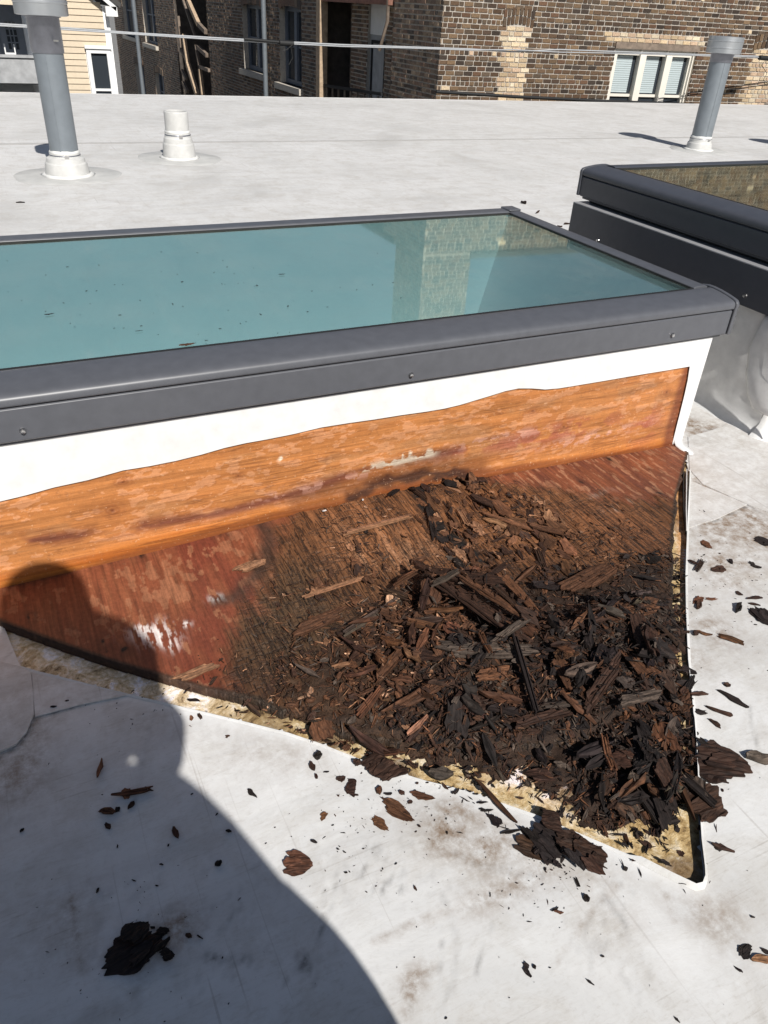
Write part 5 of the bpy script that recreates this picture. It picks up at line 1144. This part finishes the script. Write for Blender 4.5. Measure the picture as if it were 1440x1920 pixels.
big((770,1100),(925,1160), .030, .010, 6, 'd', .006, .05, 'blackened plank end under the upper edge of the lifted slab', 3, .2, roll=.3)
big((1150,1060),(1060,1110), .045, .006, 7, 'b', .008, 0, 'broad brown veneer sheet resting by the upper heap edge', 2, .4)
big((1090,1170),(1230,1150), .055, .006, 8, 'b', .006, 0, 'wide brown checked veneer piece near the right cut edge', 3, .3)
big((1000,1145),(940,1080), .020, .005, 4, 'r', .012, .05, 'orange brown split strip above the lifted slab', 2)
big((1030,1205),(1120,1180), .028, .006, 5, 'd', .012, 0, 'dark curved bark-like strip right of the lifted slab', 2, .2)
big((1040,1260),(1075,1320), .040, .005, 6, 'b', .012, 0, 'rosy brown flat flake with torn corner in the heap centre', 2, .5)
big((1170,1235),(1225,1290), .042, .006, 7, 'b', .012, .05, 'orange tinged square flake near the right heap edge', 2, .4)
big((1195,1180),(1215,1260), .040, .008, 6, 'd', .010, 0, 'dark ribbed bundle of upright plies at the right heap edge', 1)
big((1090,1340),(1150,1280), .026, .010, 4, 'd', .014, .1, 'thick dark wedge of wood pointing up the heap', 1)
big((1150,1345),(1235,1310), .022, .006, 5, 'g', .012, 0, 'grey weathered splintered strip in the lower heap', 1)
big((1190,1390),(1260,1520), .034, .009, 6, 'k', .010, .05, 'black block of plies leaning in the lower heap', 2)
big((1225,1440),(1265,1500), .030, .007, 5, 'd', .014, 0, 'dark brown ridged block beside the black block of plies', 2)
big((1130,1380),(1150,1450), .012, .006, 3, 'r', .012, 0, 'thin curved reddish strip in the lower heap', 1, bend=.01)
big((1060,1340),(950,1365), .020, .006, 4, 'd', .008, 0, 'dark brown strip lying across the lower heap centre', 2)
big((880,1290),(960,1275), .030, .006, 5, 'r', .008, 0, 'orange brown broken flake left of the long black stick', 2, .4)
big((700,1290),(760,1230), .022, .005, 4, 'b', .008, 0, 'brown bent flake in the left part of the heap', 2, .3)
big((640,1190),(750,1130), .012, .004, 3, 'g', .006, 0, 'long grey splinter along the upper left heap edge', 1)
big((740,1340),(830,1300), .020, .005, 4, 'b', .008, 0, 'brown split strip in the lower left of the heap', 2)
big((860,1345),(930,1330), .024, .006, 4, 'd', .008, 0, 'dark flat flake left below the heap centre', 2, .3)
big((560,1175),(650,1142), .036, .003, 6, 'b', .002, 0, 'loose thin veneer sheet on the bare plywood beside the heap', 2, .5)
big((330,1262),(400,1242), .022, .003, 6, 't', .001, 0, 'pale ribbed veneer shred at the plywood edge near the shadow', 1)
big((440,1070),(490,1052), .030, .002, 6, 't', .001, 0, 'peeling salmon veneer flake on the red plywood', 2, .5)
big((775,975),(640,1010), .012, .003, 3, 't', .003, 0, 'long tan fibre strip lying on the checked plywood', 1)
big((700,1075),(560,1118), .010, .003, 3, 't', .003, 0, 'second tan fibre strip nearer the heap on the checked plywood', 1)
big((725,950),(765,905), .012, .005, 3, 'k', .006, .2, 'charred upright splinter at the broken joint', 1)
big((845,875),(880,878), .016, .006, 4, 'k', .004, 0, 'small charred lump at the foot of the wood curb', 1, .6)
big((905,965),(1000,990), .014, .004, 4, 'r', .004, 0, 'orange brown splinter on the upper broken plywood', 1)
big((880,935),(930,960), .020, .008, 4, 'd', .006, .1, 'dark gnarled knot of splinters in the upper break', 1, .4)
big((990,980),(1060,1000), .018, .004, 4, 'b', .006, .1, 'raised brown veneer tongue in the upper break', 2)
big((800,960),(815,1010), .016, .006, 4, 'k', .006, .0, 'black charred ridge running down the broken plywood', 2)
big((1240,1555),(1190,1500), .012, .006, 3, 'k', .004, 0, 'black stick lying on the yellow foam near the cut corner', 1, zp=0)

# flakes that lie out on the white membrane (two picture points, width px, kind tone, label)
SC_ = [
 (1300,1425,1395,1445,80,3,'d','large ragged dark flake overhanging the right cut edge'), (1285,1520,1345,1500,62,3,'d','second ragged dark flake, just below the largest at the cut edge'),
 (690,1455,748,1425,58,3,'d','torn dark flake straddling the front cut edge left of centre'), (530,1617,578,1620,40,3,'b','squarish brown flake alone on the sunlit membrane'),
 (200,1820,290,1765,58,3,'k','biggest black flake in the shaded membrane'), (235,1765,275,1735,38,3,'k','black flake touching the biggest shaded flake'), (218,1775,240,1755,24,3,'k','small black flake at the upper side of the shaded cluster'),
 (288,1788,316,1762,12,1,'k','black stick beside the shaded flake cluster'), (291,1750,314,1745,18,3,'k','small round black flake above the shaded cluster'), (303,1792,326,1790,20,3,'k','square black chip right of the shaded cluster'),
 (210,1490,278,1482,11,1,'b','longer brown stick of the crossed pair in the shade'), (228,1487,246,1487,20,3,'r','ragged brown chip crossing the shaded stick'), (272,1475,290,1482,4,0,'d','thin splinter at the end of the crossed stick'),
 (184,1456,192,1421,8,0,'r','upright reddish splinter beside the patch of light'), (193,1518,214,1525,12,4,'b','cluster of brown bits below the crossed sticks'), (185,1522,192,1515,5,1,'b','small splinter below the crossed sticks'), (216,1520,224,1514,9,4,'k','black bit next to the brown cluster'),
 (241,1514,252,1503,7,4,'d','short dark peg below the crossed sticks'), (198,1544,206,1553,8,4,'d','short dark chip under the brown cluster'), (326,1550,332,1571,9,4,'b','oval brown chip in the middle of the shadow'), (402,1622,415,1615,9,4,'k','black chip near the shadow border'), (37,1558,44,1553,5,4,'k','tiny black chip alone at the picture side'),
 (424,1556,433,1558,5,4,'k','tiny black chip inside the shadow tip'), (347,1751,360,1755,7,4,'d','small chip right of the shaded stick'), (282,1735,290,1740,6,1,'k','thin bit above the shaded cluster'), (219,1582,221,1590,5,0,'k','tiny upright black bit in the shadow'),
 (459,1478,480,1492,9,0,'k','black splinter on the sunlit side of the shadow border'), (583,1430,588,1445,9,4,'d','small oblong dark chip near the front cut edge'), (588,1420,604,1416,13,4,'k','small black chip above the oblong one'),
 (632,1463,646,1457,12,2,'d','small reddish black chip left of the ragged clump'), (648,1472,672,1480,30,3,'d','ragged dark clump left of the torn flake'), (709,1490,712,1475,10,4,'b','upright brown chip under the torn flake'), (662,1430,678,1438,11,4,'d','oval dark chip by the front cut edge'),
 (722,1505,772,1535,26,3,'r','long crumbly brown clump on the sunlit membrane'), (698,1535,726,1550,18,3,'r','rusty crumb cluster below the long clump'), (770,1488,810,1496,14,2,'b','brown shredded chip right of the torn flake'), (748,1482,758,1490,7,4,'d','dark peg left of the shredded chip'), (720,1488,735,1488,5,1,'k','thin black bit under the torn flake'),
 (598,1534,614,1526,12,2,'r','small orange brown torn chip alone on the white'), (627,1524,629,1530,4,0,'b','tiny reddish splinter beside the torn chip'), (592,1452,594,1460,5,4,'d','tiny dark peg on the white'), (606,1448,618,1445,5,0,'k','thin dark sliver left of the clump'), (766,1502,773,1505,8,4,'d','small dark nub below the shredded chip'),
 (884,1458,975,1552,10,0,'b','long thin stick leaning off the foam on to the white'), (920,1520,938,1553,18,2,'k','curled black shred beside the long thin stick'), (893,1520,920,1516,8,2,'k','flat black shred above the curled one'), (930,1565,975,1555,6,0,'k','thin black sliver at the foot of the long stick'), (890,1506,912,1504,4,0,'k','short sliver near the long stick'),
 (965,1570,1030,1600,44,3,'d','left flake of the clump on the front cut edge'), (1000,1560,1050,1610,52,3,'k','thick middle flake of the clump on the front cut edge'), (1040,1580,1100,1600,50,3,'d','wide flake on top of the front clump'), (1010,1540,1060,1560,34,3,'d','upper flake of the front clump'), (1075,1600,1135,1625,48,3,'d','pointed flake at the end of the front clump'), (1090,1615,1125,1650,26,2,'d','lowest torn flake of the front clump'), (980,1545,1010,1590,20,2,'k','black upright shred in the front clump'), (1060,1600,1090,1640,22,2,'k','black shred under the pointed flake'),
 (1038,1625,1052,1622,14,3,'k','black bit fallen below the front clump'), (1000,1604,1010,1598,10,4,'k','small black chunk below the front clump'), (1170,1625,1176,1632,9,4,'k','small square black bit below the foam tip'), (1079,1645,1086,1662,6,1,'k','short black stick below the front clump'), (1097,1678,1102,1690,10,4,'k','diamond shaped black chip on the lower membrane'),
 (1036,1708,1048,1700,6,0,'k','black peg of the small crossed pair below'), (1040,1710,1058,1711,6,0,'b','brown peg of the small crossed pair below'), (977,1805,998,1827,14,2,'k','pointed black chip on the lower membrane'), (1000,1808,1004,1816,6,4,'k','tiny hooked chip next to the pointed one'), (1098,1834,1115,1847,4,0,'k','thin short splinter low on the white membrane'), (1264,1904,1276,1917,6,0,'k','dark splinter at the picture bottom'),
 (1328,1580,1378,1598,9,0,'d','slightly curved dark splinter right of the foam tip'), (1377,1809,1393,1823,6,0,'k','thin splinter below the tan stick'), (1388,1790,1408,1775,20,3,'k','black ragged chip by the tan stick'), (1408,1795,1448,1800,14,1,'t','tan stick cut by the picture side'), (1426,1778,1450,1790,8,0,'k','black splinter above the tan stick'),
 (1398,1418,1450,1424,24,1,'g','grey brown wood block at the picture side'), (1338,1288,1404,1328,10,0,'k','long black splinter right of the heap'), (1322,1322,1377,1345,9,0,'d','brown black splinter under the long one'), (1330,1350,1352,1362,9,1,'d','short dark splinter, third below the long one'), (1302,1332,1325,1338,11,2,'k','black scrap against the right cut edge'), (1285,1305,1338,1302,9,0,'d','dark bent stick reaching out over the cut edge'), (1358,1281,1369,1285,9,4,'d','small round dark chip above the long splinter'),
 (1302,1183,1340,1190,7,0,'b','brown stick near the cut edge above the round chip'), (1348,1190,1394,1205,13,1,'b','split brown piece right of the brown stick'), (1300,1190,1308,1185,10,4,'d','dark nub at the brown stick'),
 (1303,1128,1318,1118,12,2,'r','reddish chip at the cut edge'), (1308,1140,1314,1128,9,4,'d','dark peg below the reddish chip'), (1322,1120,1345,1122,7,2,'r','flat reddish brown chip beside the dark peg'), (1378,1145,1390,1135,11,4,'k','black nut shaped chip on the stained membrane'), (1402,1055,1426,1062,12,2,'k','blunt black chip on the stained membrane'),
 (1340,1070,1358,1062,16,3,'d','ragged dark chip among the crumbs by the cut edge'), (1366,1050,1375,1055,8,4,'k','little black chip above the ragged one'), (1306,1070,1318,1050,9,1,'d','crossed splinter close to the cut edge'), (1288,1052,1312,1060,7,0,'d','splinter poking out over the cut edge'), (1380,1108,1392,1114,9,2,'d','narrow dark chip between the stained patches'), (1404,1122,1428,1118,7,1,'d','upper of two slim chips at the picture side'), (1404,1130,1424,1132,6,1,'d','lower of two slim chips at the picture side'),
 (1314,1015,1334,1024,16,3,'r','reddish leaf shaped chip with split tip by the cut edge'), (1312,953,1320,961,8,2,'k','small black chip on the patch of membrane'), (1416,1012,1452,1020,22,3,'k','large black chip at the picture side'), (1424,1140,1452,1175,40,3,'k','black clump of bark at the picture side'), (1304,1390,1325,1408,12,2,'k','black crumb bundle at the cut edge'),
 (1280,1255,1305,1262,16,2,'k','black shred on the right cut edge'), (1284,1300,1300,1275,12,2,'k','upright black shred on the right cut edge'), (1295,1370,1310,1390,14,2,'k','leaning black shred on the right cut edge'),
 (30,379,46,379,5,1,'k','small dark chip on the roof in front of the tall flue'), (942,395,950,397,6,1,'d','dark chip behind the skylight corner'), (978,380,985,382,6,4,'k','black speck chip beyond the skylight corner'), (1045,424,1056,425,5,1,'d','first of two chips near the tall skirt'), (1058,420,1068,419,5,1,'d','second of two chips near the tall skirt'), (1004,400,1012,396,4,1,'d','slim chip between the two skylights'),
 (440,1290,450,1310,8,0,'d','small splinter on the foam by the plywood edge'), (386,1295,408,1285,8,0,'d','dark sliver on the foam beside the shadow'), (455,1330,480,1310,6,0,'d','thin sliver on the foam tip side'), (345,1305,372,1316,6,0,'k','dark sliver on the shaded foam border'), (372,1335,378,1352,7,0,'d','brown peg just outside the foam'), (460,1322,490,1340,10,1,'d','dark twig where the foam meets the heap'),
]
for (x0, y0, x1, y1, wpx, kind, tone, label) in SC_:
    a = at(x0, y0, .003); b_ = at(x1, y1, .003); c_ = (a+b_)/2; L = (b_-a).length
    sc_ = (c_-EYE).dot(fwd)/FPX; L = max(L, .004); W_ = wpx*sc_*1.15
    if kind == 3 or kind == 2:
        o = place(kind, c_.x, c_.y, L*1.12, math.atan2(b_.y-a.y, b_.x-a.x), tone, 'wood_flake', label, None, 'wood flake', wmul=max(.35, W_/(WID[kind]*L*1.12)), roll=rng.uniform(-.06, .06), sink=.1)
    else:
        o = place(kind, c_.x, c_.y, L*1.08, math.atan2(b_.y-a.y, b_.x-a.x), tone, 'wood_splinter', label, None, 'wood splinter', wmul=max(.3, min(2.2, W_/(WID[kind]*L*1.08))), roll=rng.uniform(-.1, .1), sink=.1)
for (x0, y0, kind, L, tone, ya, label) in ((350,647,2,.030,'b',.1,'red brown curled leaf scrap at the front edge of the glass'), (92,590,2,.018,'k',.2,'black scrap at the near end of the teal glass'), (528,515,2,.016,'k',.0,'black scrap in the middle of the teal glass'), (540,575,4,.009,'k',.9,'tiny black scrap nearest the middle of the glass'), (260,621,1,.014,'k',0,'thin black sliver on the glass near its front bar'), (480,537,0,.012,'k',.1,'fine dark sliver in the middle of the glass')):
    q = at(x0, y0, .4028); o = link('wood_flake', PROTO[kind][2]); o.matrix_world = Matrix.Translation(q + Vector((0,0,.001))) @ Matrix.Rotation(ya, 4, 'Z') @ Matrix.Diagonal((L, L*.55, L*.5, 1)); o.color = (*TONE[tone], 1); tag(o, label, 'wood scrap')
mb = MB()
for k in range(70):
    q = at(rng.uniform(0, 760), rng.uniform(470, 640), .4022); s_ = rng.uniform(.0006, .0016)
    if not (-.48 < q.x < 1.5 and 1.37 < q.y < 2.1): continue
    a = rng.uniform(0, 3.1); d = Vector((math.cos(a), math.sin(a), 0))*s_*rng.uniform(1, 2.5); e_ = Vector((-math.sin(a), math.cos(a), 0))*s_*.6; mb.prism([q-d-e_, q+d-e_, q+d*.8+e_, q-d+e_], (0,0,s_*.5), TONE['k'])
o = mb.build('wood_dust', M['chip']); tag(o, 'tiny dark specks of wood scattered over the teal glass', 'wood dust', None, 'stuff')

# countable pieces of the heap
LAB = {'k': 'blackened rotten plywood chip buried among others in the debris heap', 'd': 'dark brown rotten plywood chip buried among others in the debris heap', 'b': 'brown rotten plywood chip buried among others in the debris heap', 'r': 'orange brown broken plywood chip among darker ones in the debris heap', 't': 'pale tan splinter of plywood among dark chips of the debris heap', 'g': 'weathered grey plywood chip among dark chips of the debris heap', 'p': 'pale pinkish splinter among dark chips of the debris heap'}
LM = [((890,1170), 'by the lifted slab in the heap'), ((980,1290), 'by the long black stick in the heap'), ((1275,1180), 'by the upper right cut edge'), ((1285,1400), 'by the lower right cut edge'), ((1220,1530), 'at the heap end by the foam corner'), ((1060,1440), 'above the front foam strip'), ((820,1400), 'at the front edge of the heap'), ((640,1310), 'at the thin shadow end of the heap'), ((700,1190), 'at the upper heap edge by bare plywood'), ((1120,1110), 'at the upper heap edge by red plywood'), ((1120,1270), 'in the dark middle of the heap')]
LMW = [(P2(*p_, .03), t_) for p_, t_ in LM]; USED = {}
def chip_label(kd, tn, x, y, L):
    w1 = {'k': 'black', 'd': 'dark brown', 'b': 'brown', 'r': 'orange brown', 't': 'tan', 'g': 'grey', 'p': 'pale'}[tn]; w2 = {0: 'splinter', 1: 'stick', 2: 'torn flake', 3: 'broad torn flake', 4: 'thick chunk'}[kd]
    where = min(LMW, key=lambda q: math.hypot(q[0][0]-x, q[0][1]-y))[1]
    for w0 in (('long ' if L > .045 else 'short ' if L < .03 else ''), ('larger ' if L > .04 else 'smaller ')):
        lb = f'{w0}{w1} {w2} {where}'
        if lb not in USED: break
    USED[lb] = USED.get(lb, 0) + 1; return lb
for k in range(150):
    x, y = rp(CORE if k % 4 else HEAP); tn = tone_at(x, y); kd = rng.choice((0,0,1,1,1,2,2,2,3,4))
    L = {0: rng.uniform(.04, .09), 1: rng.uniform(.034, .078), 2: rng.uniform(.032, .066), 3: rng.uniform(.028, .052), 4: rng.uniform(.022, .045)}[kd]
    lb = chip_label(kd, tn, x, y, L)
    place(kd, x, y, L, rng.uniform(0, 6.28), tn, 'wood_chip', lb, 'loose chips: ' + lb, 'wood chip', tilt=rng.uniform(-.25, .25), lift=rng.uniform(.0, .006), roll=rng.uniform(-.4, .4))
RID = [(785,900,'topmost'),(798,915,'second'),(806,935,'third'),(812,958,'fourth'),(820,980,'fifth'),(830,1000,'sixth'),(845,1022,'seventh'),(862,1044,'eighth'),(880,1062,'ninth'),(770,918,'outlying upper'),(842,905,'outlying side')]
for (px, py, wd_) in RID:
    q = P2(px, py, .045); place(rng.choice((1, 4, 2)), q[0], q[1], rng.uniform(.03, .055), math.pi/2 + rng.gauss(.15, .45), rng.choice('kkd'), 'wood_chip', f'{wd_} charred chunk of the dark ridge running from the curb to the heap', 'charred chunks of the dark ridge', 'wood chip', tilt=rng.uniform(-.3, .3), roll=rng.uniform(-.4, .4))
SM = [((790,930), 'at the charred ridge under the curb'), ((900,900), 'just right of the small charred lump'), ((1000,960), 'beside the raised veneer tongue'), ((1060,1020), 'at the right end of the upper break'), ((930,1030), 'just above the lifted slab'), ((840,1000), 'in the middle of the upper break')]
def strip_at(x, y): return min([(math.hypot(P2(*q, .03)[0]-x, P2(*q, .03)[1]-y), t_) for q, t_ in SM])[1]
for k in range(34):
    x, y = rp(UPPER); tn = rng.choice('bbbrrdt'); place(rng.choice((0,1,2,2)), x, y, rng.uniform(.03, .07), math.pi/2 + rng.gauss(0, .35), tn, 'wood_chip', {'b': 'brown', 'r': 'orange brown', 't': 'tan', 'd': 'dark brown', 'k': 'black'}[tn] + ' torn veneer strip ' + strip_at(x, y), 'torn strips ' + tn + ' ' + strip_at(x, y), 'wood chip', tilt=rng.uniform(-.15, .15), roll=rng.uniform(-.2, .2), sink=.8)
for k in range(3000):
    x, y = rp(HEAP if k % 4 == 0 else CORE); stuff_piece(rng.choice((0,5,5,5,1,2)), x, y, rng.uniform(.006, .02), rng.uniform(0, 6.28), tone_at(x, y), rng.uniform(0, .004))
# crumbs on the white membrane
def crumb(x, y, s_):
    stuff_piece(rng.choice((0, 1, 4, 4)), x, y, s_, rng.uniform(0, 6.28), rng.choice('kkkdd'), 0, False)
for k in range(760):
    r_ = rng.random()
    if r_ < .30: c_ = P2(1340,1100); x, y = c_[0]+rng.gauss(.05, .10), c_[1]+rng.gauss(0, .12)
    elif r_ < .52: c_ = P2(740,1530); x, y = c_[0]+rng.gauss(0, .07), c_[1]+rng.gauss(0, .05)
    elif r_ < .68: c_ = P2(1060,1630); x, y = c_[0]+rng.gauss(0, .06), c_[1]+rng.gauss(0, .035)
    elif r_ < .76: c_ = P2(260,1760); x, y = c_[0]+rng.gauss(0, .05), c_[1]+rng.gauss(0, .05)
    elif r_ < .90: c_ = P2(330,1300); x, y = c_[0]+rng.gauss(0, .12), c_[1]+rng.gauss(-.0, .05)
    else: c_ = P2(rng.uniform(0, 1440), rng.uniform(1250, 1920)); x, y = c_
    if y > 1.26: continue
    crumb(x, y, min(.009, .0014*math.exp(abs(rng.gauss(0, .7)))))
me = bpy.data.meshes.new('wood_litter'); V_ = np.concatenate(SV); me.from_pydata(V_.tolist(), [], SF)
a_ = me.color_attributes.new('col', 'FLOAT_COLOR', 'POINT'); c4 = np.ones((len(V_), 4), np.float32); c4[:, :3] = np.concatenate(SC); a_.data.foreach_set('color', c4.ravel()); me.materials.append(M['chip']); la = me.attributes.new('loc', 'FLOAT_VECTOR', 'POINT'); la.data.foreach_set('vector', np.concatenate(SL).astype(np.float32).ravel())
o = link('wood_litter', me); tag(o, 'countless small dark splinters and crumbs of rotten plywood', 'wood debris', None, 'stuff')
# white paint scraps and an old screw on the broken wood
for (px, py, L) in ((570,953,.020), (608,962,.010), (680,943,.010), (470,955,.004)):
    q = P2(px, py, .04); mb = MB(); nn = 9; pl = [Vector((L*.5*math.cos(t)*rng.uniform(.4, 1.3), L*.4*math.sin(t)*rng.uniform(.3, 1.2), 0)) for t in [k*2*math.pi/nn for k in range(nn)]]; mb.prism(pl, (0, 0, .0015)); o = mb.build('membrane_scrap', M['curbwhite']); o.location = (q[0], q[1], hget(*q)+.004); o.rotation_euler = (rng.uniform(-.4,.4), .3, rng.uniform(0, 3)); tag(o, {570: 'largest white membrane scrap at the top of the rotten wood', 608: 'second white scrap, just right of the largest one', 680: 'white scrap nearest the charred joint', 470: 'tiny white scrap on the red plywood'}[px], 'membrane scrap')
a = at(835,1077,.06); b_ = at(880,1072,.06); mb = MB(); d = (b_-a)
mb.tube([Vector((0,0,0)), d*.9, d*.93, d], [.0022, .0025, .0045, .0045], 10); o = mb.build('old_nail', M['galv_dark']); o.location = (a.x, a.y, max(hget(a.x, a.y), .05)+.004); tag(o, 'old grey nail lying above the lifted slab', 'nail')

# ------------------------------------------------------------------ the photographer, whose shadow falls across the roof
J = {'pelvis': (-.07,-.32,.84,.14), 'waist': (-.160,-.31,.985,.078), 'chest': (-.12,-.29,1.175,.105), 'neck0': (-.10,-.27,1.275,.105), 'neck': (-.108,-.25,1.335,.085), 'head': (-.11,-.225,1.385,.082), 'crown': (-.11,-.225,1.455,.072),
 'hipR': (-.01,-.31,.80,.110), 'thR': (.095,-.275,.68,.098), 'kneeR': (.145,-.25,.53,.078), 'calfR': (.17,-.33,.32,.060), 'ankR': (.185,-.40,.09,.042), 'toeR': (.21,-.27,.035,.036),
 'hipL': (-.22,-.32,.80,.105), 'thL': (-.30,-.28,.68,.095), 'kneeL': (-.37,-.25,.53,.078), 'calfL': (-.40,-.33,.32,.060), 'ankL': (-.41,-.40,.09,.042), 'toeL': (-.44,-.27,.035,.036),
 'shR': (.0,-.28,1.225,.066), 'elR': (.026,-.262,.985,.030), 'wrR': (.052,-.09,.90,.034), 'haR': (.040,-.04,.935,.030), 'shL': (-.235,-.28,1.215,.058), 'elL': (-.275,-.20,.985,.042), 'wrL': (-.10,-.06,.87,.027), 'haL': (-.065,-.035,.862,.024)}
E_ = [('pelvis','waist'),('waist','chest'),('chest','neck0'),('neck0','neck'),('neck','head'),('head','crown'),('pelvis','hipR'),('hipR','thR'),('thR','kneeR'),('kneeR','calfR'),('calfR','ankR'),('ankR','toeR'),('pelvis','hipL'),('hipL','thL'),('thL','kneeL'),('kneeL','calfL'),('calfL','ankL'),('ankL','toeL'),('chest','shR'),('shR','elR'),('elR','wrR'),('wrR','haR'),('chest','shL'),('shL','elL'),('elL','wrL'),('wrL','haL')]
for s_, hx in (('R', .035), ('L', -.065)):
    sg = 1 if s_ == 'R' else -1
    for k in range(5):
        o1 = (hx + sg*.010*(k<4) - sg*.012*(k==4), -.030, .862 + .011*(k-1.5) if k < 4 else .895)
        J[f'f{k}a{s_}'] = (*o1, .0085); J[f'f{k}b{s_}'] = (o1[0] - sg*.022, o1[1]+.012, o1[2]+.002, .0075); J[f'f{k}c{s_}'] = (o1[0] - sg*.034, o1[1]-.002, o1[2]+.004, .0065)
        E_ += [(f'ha{s_}', f'f{k}a{s_}'), (f'f{k}a{s_}', f'f{k}b{s_}'), (f'f{k}b{s_}', f'f{k}c{s_}')]
ks = list(J); me = bpy.data.meshes.new('person'); me.from_pydata([J[k][:3] for k in ks], [(ks.index(a), ks.index(b_)) for a, b_ in E_], [])
ob = link('person', me); sk = ob.modifiers.new('skin', 'SKIN'); ob.modifiers.new('sub', 'SUBSURF').levels = 2; ob.modifiers['sub'].render_levels = 2
for k, v in zip(ks, me.skin_vertices[0].data): v.radius = (J[k][3], J[k][3]); v.use_root = (k == 'pelvis')
M['cloth'] = plain('dark work clothes', (.035, .04, .055), .9, 0, .2, 60, .2); me.materials.append(M['cloth'])
tag(ob, 'photographer in dark clothes stooping with a phone, present only as a shadow on the roof', 'person')
mb = MB(); vs = []; sec = ((.52,.215),(.605,.205),(.67,.184),(.732,.161),(.814,.132),(.888,.104),(.943,.078),(.980,.056),(.995,-.050),(1.02,-.125),(1.055,-.118),(1.09,-.02),(1.12,.02),(1.16,.052),(1.25,.058),(1.30,.035),(1.34,-.02),(1.37,-.045))  # unseen jacket, sections shaped to the outline of the shadow it casts
for (z, e_) in sec:
    for q in range(28): t = 2*math.pi*q/28; vs.append((-.11 + (e_+.11)*math.cos(t), -.31 + .05*max(0, z-1.0) + .095*math.sin(t), z))
mb.add(vs, [(i*28+q, i*28+(q+1)%28, (i+1)*28+(q+1)%28, (i+1)*28+q) for i in range(len(sec)-1) for q in range(28)], None, 0, True); mb.build('jacket', M['cloth'], ob)
mb = MB(); c_ = EYE - fwd*.016 - up*.055 - right*.022; mb.obox(c_ - right*.036 - up*.074 - fwd*.004, right*.072, up*.148, fwd*.008); o = mb.build('phone', M['frame_dark'], None, .002); tag(o, 'black phone held up by the photographer whose shadow shows', 'phone')
